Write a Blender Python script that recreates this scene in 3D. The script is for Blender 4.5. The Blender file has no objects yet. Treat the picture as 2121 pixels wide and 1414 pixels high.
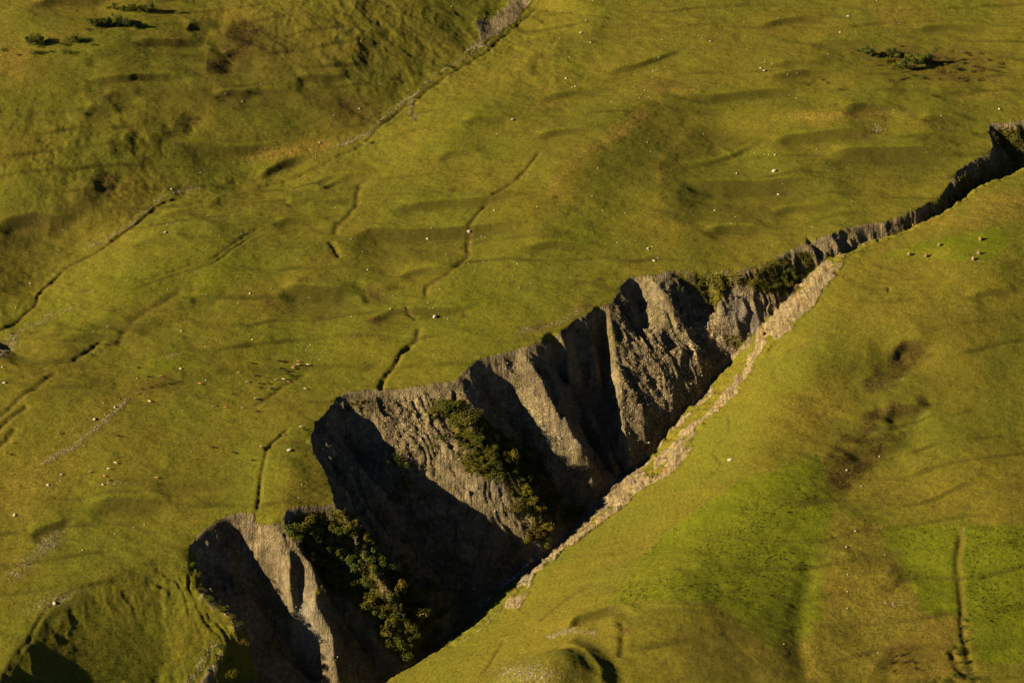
import bpy, bmesh, math, random
import numpy as np
from math import radians, sin, cos, pi

# ------------------------------------------------------------------ camera, light, exposure
scene = bpy.context.scene
PITCH = radians(24.0); DIST = 1500.0; FRAME_W = 640.0
SUN_EL = 22.0; SUN_BACK = -17.0           # degrees; the sun stands at the left
cam_data = bpy.data.cameras.new("camera")
cam = bpy.data.objects.new("camera", cam_data); scene.collection.objects.link(cam)
CAM = np.array((0.0, -DIST * cos(PITCH), DIST * sin(PITCH)))
cam.location = CAM; cam.rotation_euler = (pi / 2 - PITCH, 0, 0)
cam_data.sensor_width = 36.0; cam_data.lens = 36.0 * DIST / FRAME_W
cam_data.clip_start = 10; cam_data.clip_end = 20000
scene.camera = cam

world = bpy.data.worlds.new("World"); scene.world = world; world.use_nodes = True
wn = world.node_tree
sky = wn.nodes.new("ShaderNodeTexSky"); sky.sky_type = 'NISHITA'; sky.sun_disc = False
sky.sun_elevation = radians(SUN_EL)
sky.sun_rotation = radians(-90 + SUN_BACK)          # clockwise from +Y: the sun is over -X, turned towards +Y
sky.altitude = 4500; sky.air_density = .3; sky.dust_density = .1
bg = wn.nodes['Background']; bg.inputs['Strength'].default_value = 0.05
wn.links.new(sky.outputs[0], bg.inputs[0])

sun_l = bpy.data.lights.new("sun", 'SUN'); sun_l.energy = 5.0; sun_l.angle = radians(0.5); sun_l.color = (1.0, 0.80, 0.50)
sun = bpy.data.objects.new("sun", sun_l); scene.collection.objects.link(sun)
from mathutils import Vector, Matrix
SDIR = Vector((-cos(radians(SUN_EL)) * cos(radians(SUN_BACK)), cos(radians(SUN_EL)) * sin(radians(SUN_BACK)), sin(radians(SUN_EL))))
sun.rotation_euler = SDIR.to_track_quat('Z', 'Y').to_euler()
sun.location = (-600, 200, 500)

vs = scene.view_settings
vs.view_transform = 'Standard'; vs.look = 'None'; vs.exposure = 1.63; vs.gamma = 1.0; vs.use_curve_mapping = False

random.seed(7); rng = np.random.default_rng(11)
# ------------------------------------------------------------------ map helpers
# The survey of the slope was read off the photograph: px = 2121 x 1414 photo coordinates, turned into ground points.
MM = FRAME_W / 2121.0 / DIST
FWD = np.array((0, cos(PITCH), -sin(PITCH))); UPV = np.array((0, sin(PITCH), cos(PITCH)))
def ray(px, py):
    px = np.asarray(px, float); py = np.asarray(py, float)
    a = (px - 1060.5) * MM; b = (707 - py) * MM
    return np.stack([a, FWD[1] + UPV[1] * b, FWD[2] + UPV[2] * b], -1)
def project(x, y, z):
    dx = x - CAM[0]; dy = y - CAM[1]; dz = z - CAM[2]
    f = dy * FWD[1] + dz * FWD[2]; u = dy * UPV[1] + dz * UPV[2]
    return 1060.5 + dx / f / MM, 707 - u / f / MM
SLOPE = math.tan(radians(14.0))
def plane(x, y):
    return SLOPE * y
def unproj_plane(px, py, h=0.0):
    d = ray(px, py)
    t = (SLOPE * CAM[1] + h - CAM[2]) / (d[..., 2] - SLOPE * d[..., 1])
    return CAM + d * t[..., None]
def catmull(P, n=10):
    P = np.asarray(P, float)
    if len(P) < 3:
        t = np.linspace(0, 1, n + 1)[:, None]
        return P[0] * (1 - t) + P[1] * t
    Q = np.vstack([2 * P[0] - P[1], P, 2 * P[-1] - P[-2]]); out = []
    for i in range(1, len(Q) - 2):
        p0, p1, p2, p3 = Q[i - 1], Q[i], Q[i + 1], Q[i + 2]
        for t in np.arange(n) / n:
            out.append(.5 * (2 * p1 + (p2 - p0) * t + (2 * p0 - 5 * p1 + 4 * p2 - p3) * t * t + (3 * p1 - p0 - 3 * p2 + p3) * t ** 3))
    out.append(P[-1]); return np.array(out)

# lattice noise, vectorised
def _hash(ix, iy, seed):
    h = (ix * 374761393 + iy * 668265263 + seed * 1442695041) & 0x7fffffff
    h = ((h ^ (h >> 13)) * 1274126177) & 0x7fffffff
    return ((h ^ (h >> 16)) & 0xffff) / 32767.5 - 1.0
def vnoise(x, y, seed=0):
    xf = np.floor(x); yf = np.floor(y); ix = xf.astype(np.int64); iy = yf.astype(np.int64)
    fx = x - xf; fy = y - yf
    fx = fx * fx * fx * (fx * (fx * 6 - 15) + 10); fy = fy * fy * fy * (fy * (fy * 6 - 15) + 10)
    a = _hash(ix, iy, seed); b = _hash(ix + 1, iy, seed); c = _hash(ix, iy + 1, seed); d = _hash(ix + 1, iy + 1, seed)
    return (a + (b - a) * fx) * (1 - fy) + (c + (d - c) * fx) * fy
def fbm(x, y, seed=0, octs=4, gain=0.5):
    s = 0; a = 1
    for o in range(octs):
        s = s + a * vnoise(x * 1.0, y * 1.0, seed + o * 17)
        x, y = (x * .8 - y * .6) * 2.03 + 5.1, (x * .6 + y * .8) * 2.03 + 1.7; a *= gain
    return s
def sstep(a, b, x):
    t = np.clip((x - a) / (b - a), 0, 1); return t * t * (3 - 2 * t)

# ------------------------------------------------------------------ the gully, solved on a coarse grid from its breaklines
RIM = [(-300,1900),(-100,1600),(0,1410),(50,1330),(100,1265),(150,1225),(200,1203),(270,1175),(330,1152),(383,1147),(400,1120),(420,1100),(455,1076),(497,1066),(530,1072),(580,1081),(600,1062),(650,1050),(692,1042),(684,1000),(648,950),(640,925),(655,882),(682,858),(682,845),(700,820),(725,808),(790,800),(830,800),(880,794),(945,786),(960,770),(990,748),(1040,735),(1068,727),(1120,710),(1160,690),(1200,660),(1252,632),(1270,620),(1285,595),(1305,573),(1340,569),(1390,561),(1440,559),(1480,555),(1540,551),(1600,534),(1640,514),(1670,499),(1720,491),(1760,474),(1800,464),(1840,456),(1900,439),(1925,420),(1950,410),(1958,394),(1970,375),(2000,348),(2030,328),(2054,318),(2056,300),(2050,280),(2048,262),(2055,256),(2080,256),(2121,250),(2250,225),(2450,190)]
FLOOR = [(2450,235,-11),(2250,285,-12),(2121,350,-19),(2080,371,-18),(2040,384,-16),(2000,413,-14),(1950,449,-10),(1910,467,-9),(1850,489,-8.5),(1800,504,-9),(1735,534,-10),(1720,536,-9),(1680,570,-14),(1640,605,-17.5),(1600,650,-22),(1560,700,-27),(1510,748,-35),(1475,790,-42),(1440,840,-47),(1400,880,-50),(1340,950,-55),(1290,990,-58),(1250,1025,-60),(1200,1085,-62),(1150,1130,-64),(1110,1160,-65),(1065,1202,-66),(1014,1235,-67),(1006,1255,-67),(988,1278,-67),(945,1320,-68),(880,1365,-68),(800,1425,-69),(700,1500,-70),(450,1660,-73),(100,1870,-78),(-250,2080,-82)]
EDGE = [(2450,255,-7),(2250,300,-7),(2121,356,-8),(2080,376,-7),(2040,390,-7),(2000,420,-7),(1950,457,-5.5),(1910,474,-5),(1850,495,-4.6),(1800,511,-5),(1735,546,-5.5),(1690,590,-9),(1650,650,-12),(1620,690,-15),(1600,730,-17),(1560,790,-21),(1500,850,-27),(1440,900,-33),(1400,960,-38),(1320,1022,-44),(1260,1072,-48),(1190,1122,-50),(1110,1190,-52),(1065,1240,-53),(1045,1255,-54),(1000,1298,-55),(945,1336,-56),(900,1358,-57),(830,1397,-58),(800,1414,-59),(700,1480,-60),(450,1640,-64),(100,1850,-70),(-200,2050,-75)]
NEAR = [(2450,300),(2250,345),(2121,420),(2000,480),(1880,540),(1800,620),(1720,760),(1650,880),(1560,1010),(1430,1130),(1280,1260),(1120,1400),(950,1560),(700,1760),(400,1950),(0,2250)]
# ridges and ravines: (px, py, metres above or below the mean wall)
CREASES = [
 [(383,1148,0),(390,1175,3),(405,1220,5),(430,1250,7),(490,1290,9),(482,1300,9),(455,1360,8),(410,1414,8),(330,1520,6)],
 [(320,1156,0),(330,1230,1),(345,1320,3),(330,1414,3)],
 [(578,1082,0),(600,1112,5),(630,1150,8),(650,1174,10),(656,1212,11),(652,1245,11),(672,1283,10),(689,1315,9),(692,1352,8),(695,1400,6),(705,1440,3)],
 [(560,1085,2),(590,1130,6),(603,1160,8),(598,1200,7),(604,1250,5)],
 [(610,1165,3),(617,1205,1),(615,1255,2)],
 [(505,1080,-3),(500,1130,-8),(515,1190,-10),(550,1250,-12),(590,1310,-12),(620,1360,-10),(650,1420,-8)],
 [(612,1090,-3),(660,1170,-7),(680,1220,-8),(720,1290,-8),(760,1350,-6),(800,1400,-3)],
 [(690,1046,0),(730,1090,9),(770,1160,14),(810,1230,15),(845,1290,9)],
 [(690,870,-8),(720,930,-12),(770,1010,-13),(830,1090,-13),(900,1180,-11),(960,1250,-6),(995,1260,-1)],
 [(742,950,-3),(765,1000,-2),(810,1035,-3)],
 [(956,806,1),(968,824,4),(975,860,6),(985,905,8),(1010,945,8),(1060,985,8),(1100,1030,8),(1125,1080,6),(1140,1120,2)],
 [(985,790,-2),(1012,815,-8),(1048,862,-14),(1080,920,-12),(1120,970,-8),(1170,1030,-6),(1200,1070,-3)],
 [(1075,733,0),(1108,770,6),(1138,825,9),(1168,880,10),(1198,925,9),(1235,970,6),(1265,1000,1)],
 [(1130,712,-8),(1152,780,-16),(1190,860,-16),(1230,930,-12),(1265,978,-3)],
 [(1158,700,0),(1170,730,-1),(1180,775,-3),(1193,815,-5),(1222,858,-4),(1250,915,-1),(1275,970,2),(1285,990,1)],
 [(1185,690,-6),(1202,760,-16),(1225,830,-16),(1250,885,-11),(1275,940,-5),(1290,980,-1)],
 [(1207,660,0),(1222,695,-2),(1232,735,-4),(1242,780,-8)],
 [(1240,650,-5),(1243,700,-11),(1248,760,-15),(1257,830,-13),(1268,900,-8),(1290,960,-2)],
 [(1258,634,0),(1266,680,3),(1276,750,4),(1282,830,5),(1292,900,5),(1312,960,3)],
 [(1315,705,5),(1330,790,6),(1335,870,6),(1335,930,3)],
 [(1345,573,0),(1368,600,5),(1388,628,7),(1395,660,6),(1385,700,4)],
 [(1305,582,-3),(1315,610,-5),(1330,650,-5),(1335,690,-3)],
 [(1395,568,-4),(1418,600,-6),(1432,640,-4),(1442,665,-1)],
 [(1385,563,0),(1410,590,-1),(1428,612,-2)],
 [(1388,718,7),(1430,735,9),(1462,752,7),(1482,772,2)],
 [(1462,755,7),(1446,800,5),(1418,850,4),(1372,915,2)],
 [(1350,700,6),(1385,770,7),(1395,840,5),(1372,912,2)],
 [(1440,568,-5),(1466,615,-5),(1485,660,-3)],
 [(1490,600,2),(1492,650,4),(1530,700,2)],
 [(1655,506,0),(1680,517,2),(1690,545,2)],
 [(1672,501,-2),(1690,525,-3),(1697,545,-2)],
 [(1722,493,0),(1735,515,2),(1738,528,1)],
 [(1728,493,-3),(1750,510,-3),(1755,522,-2)],
 [(1830,460,0),(1832,475,1.5)],
 [(1840,458,-2.5),(1850,470,-2)],
 [(1885,446,0),(1890,462,1.5)],
 [(1925,430,-3),(1935,450,-2)],
 [(2058,262,-3),(2075,300,-5),(2100,335,-3)],
]
GX0, GX1, GY0, GY1, GS = -420.0, 470.0, -520.0, 520.0, 1.6
gxs = np.arange(GX0, GX1 + GS, GS); gys = np.arange(GY0, GY1 + GS, GS)
GXX, GYY = np.meshgrid(gxs, gys)
def in_poly(poly, X, Y):
    ins = np.zeros(X.shape, bool); n = len(poly)
    for i in range(n):
        x1, y1 = poly[i]; x2, y2 = poly[(i + 1) % n]
        if y1 == y2: continue
        c = ((y1 > Y) != (y2 > Y)) & (X < (x2 - x1) * (Y - y1) / (y2 - y1) + x1); ins ^= c
    return ins
def line3(P):                                   # px polyline with heights over the plane -> dense world points
    P = np.asarray(P, float); h = P[:, 2] if P.shape[1] > 2 else np.zeros(len(P))
    W = unproj_plane(P[:, 0], P[:, 1], h); W = np.column_stack([W, h])
    out = []
    for a, b in zip(W[:-1], W[1:]):
        n = max(2, int(np.hypot(*(b - a)[:2]) / (GS * .5))); t = np.linspace(0, 1, n)[:, None]
        out.append(a * (1 - t) + b * t)
    return np.vstack(out)
rimL = line3(RIM); floorL = line3(FLOOR); edgeL = line3(EDGE); nearL = line3(NEAR)
gully_poly = np.vstack([rimL[::3, :2], nearL[::3, :2]])
GIN = in_poly(gully_poly, GXX, GYY)
def cells(L, s): 
    return np.clip(np.round((L[:, 1] - GY0) / s).astype(int), 0, None), np.clip(np.round((L[:, 0] - GX0) / s).astype(int), 0, None)
def solve(lines, start=None):
    prev = None
    for lev, its in ((8, 400), (4, 260), (2, 200), (1, 160)):
        s = GS * lev; fixed = ~GIN[::lev, ::lev]; ny, nx = fixed.shape
        H = np.zeros((ny, nx)); acc = np.zeros((ny, nx)); cnt = np.zeros((ny, nx))
        for L in lines:
            j, i = cells(L, s); ok = (j < ny) & (i < nx)
            np.add.at(acc, (j[ok], i[ok]), L[ok, 3]); np.add.at(cnt, (j[ok], i[ok]), 1)
        if prev is not None:
            U = np.repeat(np.repeat(prev, 2, 0), 2, 1); m, n = min(ny, U.shape[0]), min(nx, U.shape[1]); H[:m, :n] = U[:m, :n]
        on = cnt > 0; val = np.where(on, acc / np.maximum(cnt, 1), 0.0); fix = fixed | on
        H = np.where(fix, val, H)
        for _ in range(its):
            A = H.copy(); A[1:-1, 1:-1] = .25 * (H[2:, 1:-1] + H[:-2, 1:-1] + H[1:-1, 2:] + H[1:-1, :-2])
            H = np.where(fix, val, A)
        prev = H
    return H
def boxblur(A, r, n=2):
    for _ in range(n):
        for ax in (0, 1):
            P = np.concatenate([np.repeat(A.take([0], ax), r + 1, ax), A, np.repeat(A.take([-1], ax), r, ax)], ax); c = np.cumsum(P, ax); m = A.shape[ax]
            A = (c.take(range(2 * r + 1, 2 * r + 1 + m), ax) - c.take(range(0, m), ax)) / (2 * r + 1)
    return A
def fdist(P, Xb, Yb):
    best = np.full(Xb.shape, 1e9); sd = np.zeros(Xb.shape)
    for a, b in zip(P[:-1], P[1:]):
        e = b - a; l2 = max(e @ e, 1e-9); px = Xb - a[0]; py = Yb - a[1]; t = np.clip((px * e[0] + py * e[1]) / l2, 0, 1)
        d2 = (px - t * e[0]) ** 2 + (py - t * e[1]) ** 2; m = d2 < best; best = np.where(m, d2, best); sd = np.where(m, np.where(px * e[1] - py * e[0] > 0, 1.0, -1.0) * np.sqrt(d2), sd)
    return sd
CREEK = [(1130,-20),(1040,58),(1000,95),(960,122),(920,145),(885,172),(860,195),(800,240),(745,285),(690,305),(600,335),(500,362),(420,388),(356,400),(305,434),(275,462),(229,490),(178,516),(137,536),(109,558),(81,589),(74,612),(43,640),(0,668),(-60,700)]
_c = np.array([(1400,-260)] + CREEK[::2] + [(-300,830),(-700,1050)], float); _cw = unproj_plane(_c[:, 0], _c[:, 1])[:, :2]
_n = np.array(NEAR, float); _nw = unproj_plane(_n[:, 0], _n[:, 1])[:, :2]
dcr = fdist(_cw, GXX, GYY); dnr = fdist(_nw, GXX, GYY)       # right hand of creek walked downhill = the far side
NEARW = np.exp(-(dnr / 48) ** 2) * sstep(8, 50, np.abs(fdist(edgeL[::6, :2], GXX, GYY)))
dnr = dnr + 14 * fbm(GXX / 55, GYY / 55, 15, 3); dcr = dcr + 8 * fbm(GXX / 45, GYY / 45, 16, 2)
def softabs(d, k): return np.sqrt(d * d + k * k) - k
BROAD = np.where(dcr > 0, .12 * softabs(np.minimum(dcr, 230), 25), 0) + np.where(dnr < 0, -.075 * softabs(np.minimum(-dnr, 190), 60), 0)
for _ in range(12):
    BROAD[1:-1, 1:-1] = .25 * (BROAD[2:, 1:-1] + BROAD[:-2, 1:-1] + BROAD[1:-1, 2:] + BROAD[1:-1, :-2])
def bil(G, x, y, x0=GX0, y0=GY0, s=GS):
    fx = np.clip((x - x0) / s, 0, G.shape[1] - 1.001); fy = np.clip((y - y0) / s, 0, G.shape[0] - 1.001)
    i = fx.astype(int); j = fy.astype(int); fx = fx - i; fy = fy - j
    return (G[j, i] * (1 - fx) + G[j, i + 1] * fx) * (1 - fy) + (G[j + 1, i] * (1 - fx) + G[j + 1, i + 1] * fx) * fy
def broad(x, y): return bil(BROAD, x, y)
def hit(px, py, surf, off=0.0):                 # first ground point along the sight line through px
    px = np.atleast_1d(np.asarray(px, float)); py = np.atleast_1d(np.asarray(py, float)); d = ray(px, py)
    t0 = (SLOPE * CAM[1] + 45 - CAM[2]) / (d[:, 2] - SLOPE * d[:, 1]); t1 = (SLOPE * CAM[1] - 120 - CAM[2]) / (d[:, 2] - SLOPE * d[:, 1])
    lo = t0.copy(); found = np.zeros(len(px), bool); hi = t1.copy()
    for k in range(1, 161):
        t = t0 + (t1 - t0) * k / 160; P = CAM + d * t[:, None]
        below = (P[:, 2] < surf(P[:, 0], P[:, 1]) + off) & ~found
        hi = np.where(below, t, hi); lo = np.where(~found & ~below, t, lo); found |= below
    for _ in range(14):
        m = .5 * (lo + hi); P = CAM + d * m[:, None]; b = P[:, 2] < surf(P[:, 0], P[:, 1]) + off
        hi = np.where(b, m, hi); lo = np.where(b, lo, m)
    return CAM + d * hi[:, None]
MEAN = solve([rimL, floorL, edgeL, nearL])
crease_lines = []
for C in CREASES:
    C = np.asarray(C, float)
    if C[0, 2] < -2: C[0, 1] += 12; C[0, 2] *= .5            # ravines start a little below the turf
    C = catmull(C, 5)
    C[:, 2] *= 1.6
    W = np.vstack([hit([c[0]], [c[1]], lambda x, y: plane(x, y) + bil(MEAN, x, y), c[2]) for c in C])
    h = W[:, 2] - plane(W[:, 0], W[:, 1])
    W4 = np.column_stack([W, h]); out = []
    for a, b in zip(W4[:-1], W4[1:]):
        n = max(2, int(np.hypot(*(b - a)[:2]) / (GS * .5))); t = np.linspace(0, 1, n)[:, None]; out.append(a * (1 - t) + b * t)
    crease_lines.append(np.vstack(out))
GULLY = solve([rimL, floorL, edgeL, nearL] + crease_lines)
for _ in range(1):
    G = GULLY.copy(); G[1:-1, 1:-1] = .5 * GULLY[1:-1, 1:-1] + .125 * (GULLY[2:, 1:-1] + GULLY[:-2, 1:-1] + GULLY[1:-1, 2:] + GULLY[1:-1, :-2]); GULLY = G
GULLY = GULLY * (1 - NEARW) + boxblur(GULLY, 14, 3) * NEARW
# ------------------------------------------------------------------ fine ground grid
def axis(a, b, d, far, n=34):
    core = np.arange(a, b + d * .5, d); g = (far) ** (1 / n)
    ext = np.cumsum(d * np.geomspace(1, 1, 1)); k = np.arange(1, n + 1)
    r = d * 3 * (1.22 ** k)
    return np.concatenate([a - r[::-1], core, b + r])
DX, DY = 0.72, 0.86
xs = axis(-450, 450, DX, 1); ys = axis(-430, 500, DY, 1)
X, Y = np.meshgrid(xs, ys)
BASE = SLOPE * Y
core = sstep(-900, -520, Y)
BASE = BASE * core + (1 - core) * (SLOPE * -560)             # the valley floor below the slope
H = np.zeros_like(X)
ing = (X > GX0) & (X < GX1) & (Y > GY0) & (Y < GY1)
H[ing] = bil(GULLY, X[ing], Y[ing])
INSIDE = np.zeros_like(X); INSIDE[ing] = bil(GIN.astype(float), X[ing], Y[ing])
SOLVED = BASE + H + broad(X, Y)
def seg_dist(P, Xb, Yb):                        # signed distance (positive on the right hand), and 0..1 along
    best = np.full(Xb.shape, 1e9); sd = np.zeros(Xb.shape); al = np.zeros(Xb.shape)
    L = np.concatenate([[0], np.cumsum(np.hypot(*(np.diff(P, axis=0).T)))]); T = max(L[-1], 1e-6)
    for i in range(len(P) - 1):
        a = P[i]; e = P[i + 1] - a; l2 = e @ e
        if l2 < 1e-9: continue
        px = Xb - a[0]; py = Yb - a[1]; t = np.clip((px * e[0] + py * e[1]) / l2, 0, 1)
        qx = px - t * e[0]; qy = py - t * e[1]; d2 = qx * qx + qy * qy; m = d2 < best
        best = np.where(m, d2, best); sg = np.where(px * e[1] - py * e[0] > 0, 1.0, -1.0)
        sd = np.where(m, sg * np.sqrt(d2), sd); al = np.where(m, (L[i] + t * (L[i + 1] - L[i])) / T, al)
    return sd, al, T
def window(P, r):
    i0, i1 = np.searchsorted(xs, [P[:, 0].min() - r, P[:, 0].max() + r]); j0, j1 = np.searchsorted(ys, [P[:, 1].min() - r, P[:, 1].max() + r])
    return slice(j0, j1), slice(i0, i1)
def surf_solved(x, y): return plane(x, y) + bil(GULLY, x, y) + broad(x, y)
def ground_line(pts, n=6):
    C = catmull(np.asarray(pts, float), n)
    return hit(C[:, 0], C[:, 1], surf_solved)[:, :2]
WOBX = fbm(X / 23, Y / 23, 5, 3) * 2.2; WOBY = fbm(X / 19, Y / 19, 9, 3) * 2.2
LIP_LIT = np.zeros_like(X); REL = np.zeros_like(X); RISER_SHADE = np.zeros_like(X); DITCH_SHADE = np.zeros_like(X)
def bank(H0, wu, wd, *pts, taper=.34):          # a lip with a drop on the right hand of the walk
    P = ground_line(pts); sl = window(P, max(1.5 * wu, 2.6 * wd) * 2.2); Xb = X[sl] + WOBX[sl] * min(.25, wd / 40); Yb = Y[sl] + WOBY[sl] * min(.25, wd / 40)
    if Xb.size == 0: return
    d, a, T = seg_dist(P, Xb, Yb); tp = np.clip(np.minimum(a / (taper * .7), (1 - a) / taper), 0, 1); tp = tp * tp * (3 - 2 * tp)
    V = np.abs(np.diff(P, axis=0)).sum(0); side = V[1] > .55 * V[0]; wr = wd * 1.3 if side else max(3.0, wd * .27); h = H0 * (.62 if side else 1.25)
    u0 = wu * (.45 if side else 1.2); w0 = wd * (.7 if side else 2.2)
    f = np.where(d < 0, .5 * np.exp(np.minimum(d, 0) / u0), np.where(d > wr, -.5 * np.exp(-np.maximum(d - wr, 0) / w0), .5 - sstep(0, wr, d) * .6 - .4 * np.clip(d / wr, 0, 1)))
    f = f * (1 - sstep(.35, 1, np.abs(d) / (2.2 * max(u0, w0))))
    RISER_SHADE[sl] = np.maximum(RISER_SHADE[sl], (.45 * sstep(-2, wr, d) if side else sstep(-.6, .8, d)) * np.exp(-np.clip(d - wr, 0, None) / (wd * (.8 if side else .3))) * tp * min(1, H0 / 3.5)); H0 = h  # riser shade, put into the ground colour
    LIP_LIT[sl] = np.maximum(LIP_LIT[sl], np.exp(-((d + 1.6) / 1.5) ** 2) * tp * (0 if side else 1))  # bright lip line: the lit edge painted as greener colour
    c = H0 * f * tp; w = sstep(2, 12, np.where(d < 0, -d, np.maximum(d - wr, 0))); REL[sl] += c * (1 - w) + boxblur(c, 9) * w
def channel(depth, w, *pts, taper=.06, rag=.45, vee=False):
    if w <= 5: w *= .66; depth *= .48
    P = ground_line(pts); sl = window(P, w * 3 + 4); Xb = X[sl] + WOBX[sl] * .5; Yb = Y[sl] + WOBY[sl] * .5
    if Xb.size == 0: return
    d, a, T = seg_dist(P, Xb, Yb); tp = np.clip(np.minimum(a, 1 - a) / taper, 0, 1)
    n = 1 + rag * vnoise(Xb / 9.0, Yb / 9.0, 77) + .5 * rag * vnoise(Xb / 3.1, Yb / 3.1, 79)
    n = np.clip(n, .35, 1.15)
    d = d + rag * w * .3 * vnoise(Xb / 13.0, Yb / 13.0, 78)
    f = np.clip(1 - np.abs(d) / (w * 1.25), 0, 1) if vee else np.exp(-(d / w) ** 2)
    REL[sl] += -depth * f * tp * n
    if w < 4: DITCH_SHADE[sl] = np.maximum(DITCH_SHADE[sl], np.exp(-(d / (w * 1.1)) ** 2) * tp * min(1, depth))  # ditch shade, painted through the brown cover
def bump(H0, px, py, rx, ry, ang=0, sharp=1.0):
    c = hit([px], [py], surf_solved)[0]; r = 2.6 * max(rx, ry); P = np.array([[c[0], c[1]]]); sl = window(P, r)
    Xb = X[sl] + WOBX[sl] * .6 - c[0]; Yb = Y[sl] + WOBY[sl] * .6 - c[1]; ca, sa = cos(radians(ang)), sin(radians(ang))
    u = (Xb * ca + Yb * sa) / rx; v = (-Xb * sa + Yb * ca) / ry
    REL[sl] += H0 * np.exp(-(u * u + v * v) ** sharp)
# ---- creek valley of the upper left, and the broad swells of the slope
channel(9, 42, *CREEK, taper=.02, rag=.05)
bump(9, 250, 260, 90, 130); bump(8, 60, 130, 80, 90); bump(-6, 480, 330, 90, 40); bump(7, 330, 520, 70, 40, 25)
bump(8, 1230, 330, 40, 110, -28); bump(6, 720, 60, 60, 70); bump(-5, 1500, 330, 50, 60); bump(7, 1700, 210, 110, 60)
bump(-5, 620, 730, 90, 60); bump(6, 250, 860, 120, 80); bump(5, 600, 1000, 18, 40); bump(-6, 60, 430, 60, 60)
bump(6, 950, 250, 80, 70, 20); bump(9, 1640, 760, 36, 95, -22); bump(-9, 1800, 930, 60, 90); bump(6, 1990, 700, 90, 60)
bump(7, 1400, 1290, 60, 50); bump(-4, 1560, 1150, 70, 60); bump(6, 2050, 560, 60, 70)
# ---- upper left hummocks
bank(3.5, 25, 9, (155,168),(175,148),(215,130),(283,115)); bank(3, 25, 10, (170,195),(255,192),(290,184),(356,178),(430,181))
bank(3.5, 25, 10, (270,108),(356,102),(417,100),(447,108)); bank(6, 30, 14, (430,175),(428,140),(436,112),(452,104))
bank(6.5, 30, 16, (462,100),(470,72),(484,49),(520,42),(570,44),(640,50)); bank(5, 22, 11, (352,280),(369,255),(390,242),(420,248))
bank(3, 25, 14, (364,291),(458,295),(540,287),(600,278)); bank(3, 20, 12, (173,252),(210,250),(256,257))
bank(2.5, 20, 9, (500,196),(560,195),(632,196)); bank(3, 20, 11, (610,168),(680,165),(735,164)); bank(2.5, 20, 10, (215,222),(260,219),(302,222))
bank(3, 20, 12, (440,211),(490,203),(545,200)); bank(4, 25, 22, (-20,448),(68,435),(125,440),(170,425)); bank(3.2, 12, 9, (200,412),(197,385),(206,355),(230,350))
bank(3, 10, 7, (222,412),(222,380),(232,352)); bank(4, 20, 14, (140,420),(175,395),(205,368)); bank(4, 14, 10, (96,470),(98,452),(108,440))
bank(4, 18, 12, (300,300),(330,285),(352,290)); bank(3, 14, 9, (430,420),(445,395),(470,378)); bank(5, 30, 16, (60,20),(120,12),(180,10),(260,2))
bank(4, 16, 12, (130,330),(160,300),(200,275)); bank(4, 20, 10, (225,335),(232,300),(250,290)); bank(4, 16, 9, (255,330),(262,295),(290,285))
bank(3.5, 18, 11, (455,120),(500,112),(560,118)); bank(4, 14, 12, (735,45),(738,20),(748,-5)); bank(3, 12, 10, (630,90),(634,55),(640,30)); bank(4, 15, 12, (725,135),(735,110),(745,85))
bank(3, 14, 10, (380,70),(410,62),(455,66)); bank(3, 18, 12, (530,330),(600,305),(650,300)); bank(1.6, 18, 14, (650,375),(700,350),(770,345)); bank(4, 16, 12, (985,60),(987,30),(992,5),(1010,-10))
bank(3, 16, 12, (1120,120),(1150,95),(1165,60)); bank(3, 16, 14, (1220,105),(1224,65),(1240,30),(1290,15)); bank(3, 16, 10, (1080,160),(1095,120),(1110,95))
# ---- terraces of the middle
bank(5, 40, 22, (575,590),(645,593),(729,597),(760,600)); bank(4, 35, 22, (700,494),(759,475),(785,472),(848,476),(963,477),(1075,476),(1120,478))
bank(3, 30, 14, (800,432),(899,424),(1014,425),(1100,422)); bank(4, 16, 12, (740,588),(772,579),(797,589),(812,604)); bank(3, 14, 8, (759,660),(797,645),(841,640),(912,643),(960,641),(1000,632))
bank(3, 8, 5, (750,630),(746,612),(735,600)); bank(2, 12, 8, (590,405),(650,403)); bank(2, 16, 10, (900,330),(960,325),(1010,330)); bank(2.5, 18, 11, (955,262),(1010,260),(1075,262)); bank(2, 14, 8, (270,510),(330,508),(408,518))
bank(2.5, 20, 16, (180,660),(280,672),(360,672)); bank(3, 30, 22, (180,1052),(260,1045),(380,1052)); bank(2, 14, 8, (225,992),(330,1000),(480,1004),(540,998)); bank(2.5, 20, 12, (60,1110),(110,1095),(155,1080)); bank(2, 16, 10, (395,610),(470,615))
# ---- right hand side
bank(7, 40, 30, (1345,470),(1370,400),(1365,345),(1396,310),(1416,288),(1437,265),(1490,258)); bank(4, 40, 35, (1140,420),(1162,356),(1223,308),(1276,275),(1330,234),(1400,215))
bank(3, 30, 15, (1375,204),(1455,211),(1560,204),(1645,204),(1688,213),(1710,216)); bank(3.5, 26, 22, (1735,246),(1785,238),(1820,239),(1880,246)); bank(5, 40, 30, (1690,323),(1760,320),(1886,321),(1958,327),(2020,328))
bank(3, 30, 18, (1590,302),(1619,289),(1683,286),(1840,286)); bank(2, 20, 10, (1886,297),(1950,291),(2050,290)); bank(5, 40, 34, (1400,370),(1467,372),(1600,375),(1725,377)); bank(1.6, 8, 5, (1405,341),(1493,323),(1582,288))
bank(2, 20, 9, (1590,152),(1650,144),(1760,140)); bank(2.5, 20, 12, (1590,174),(1640,168),(1690,162),(1760,166)); bank(2, 18, 9, (1670,92),(1780,90),(1850,94)); bank(2, 12, 8, (1920,205),(1990,200),(2050,192))
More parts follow.
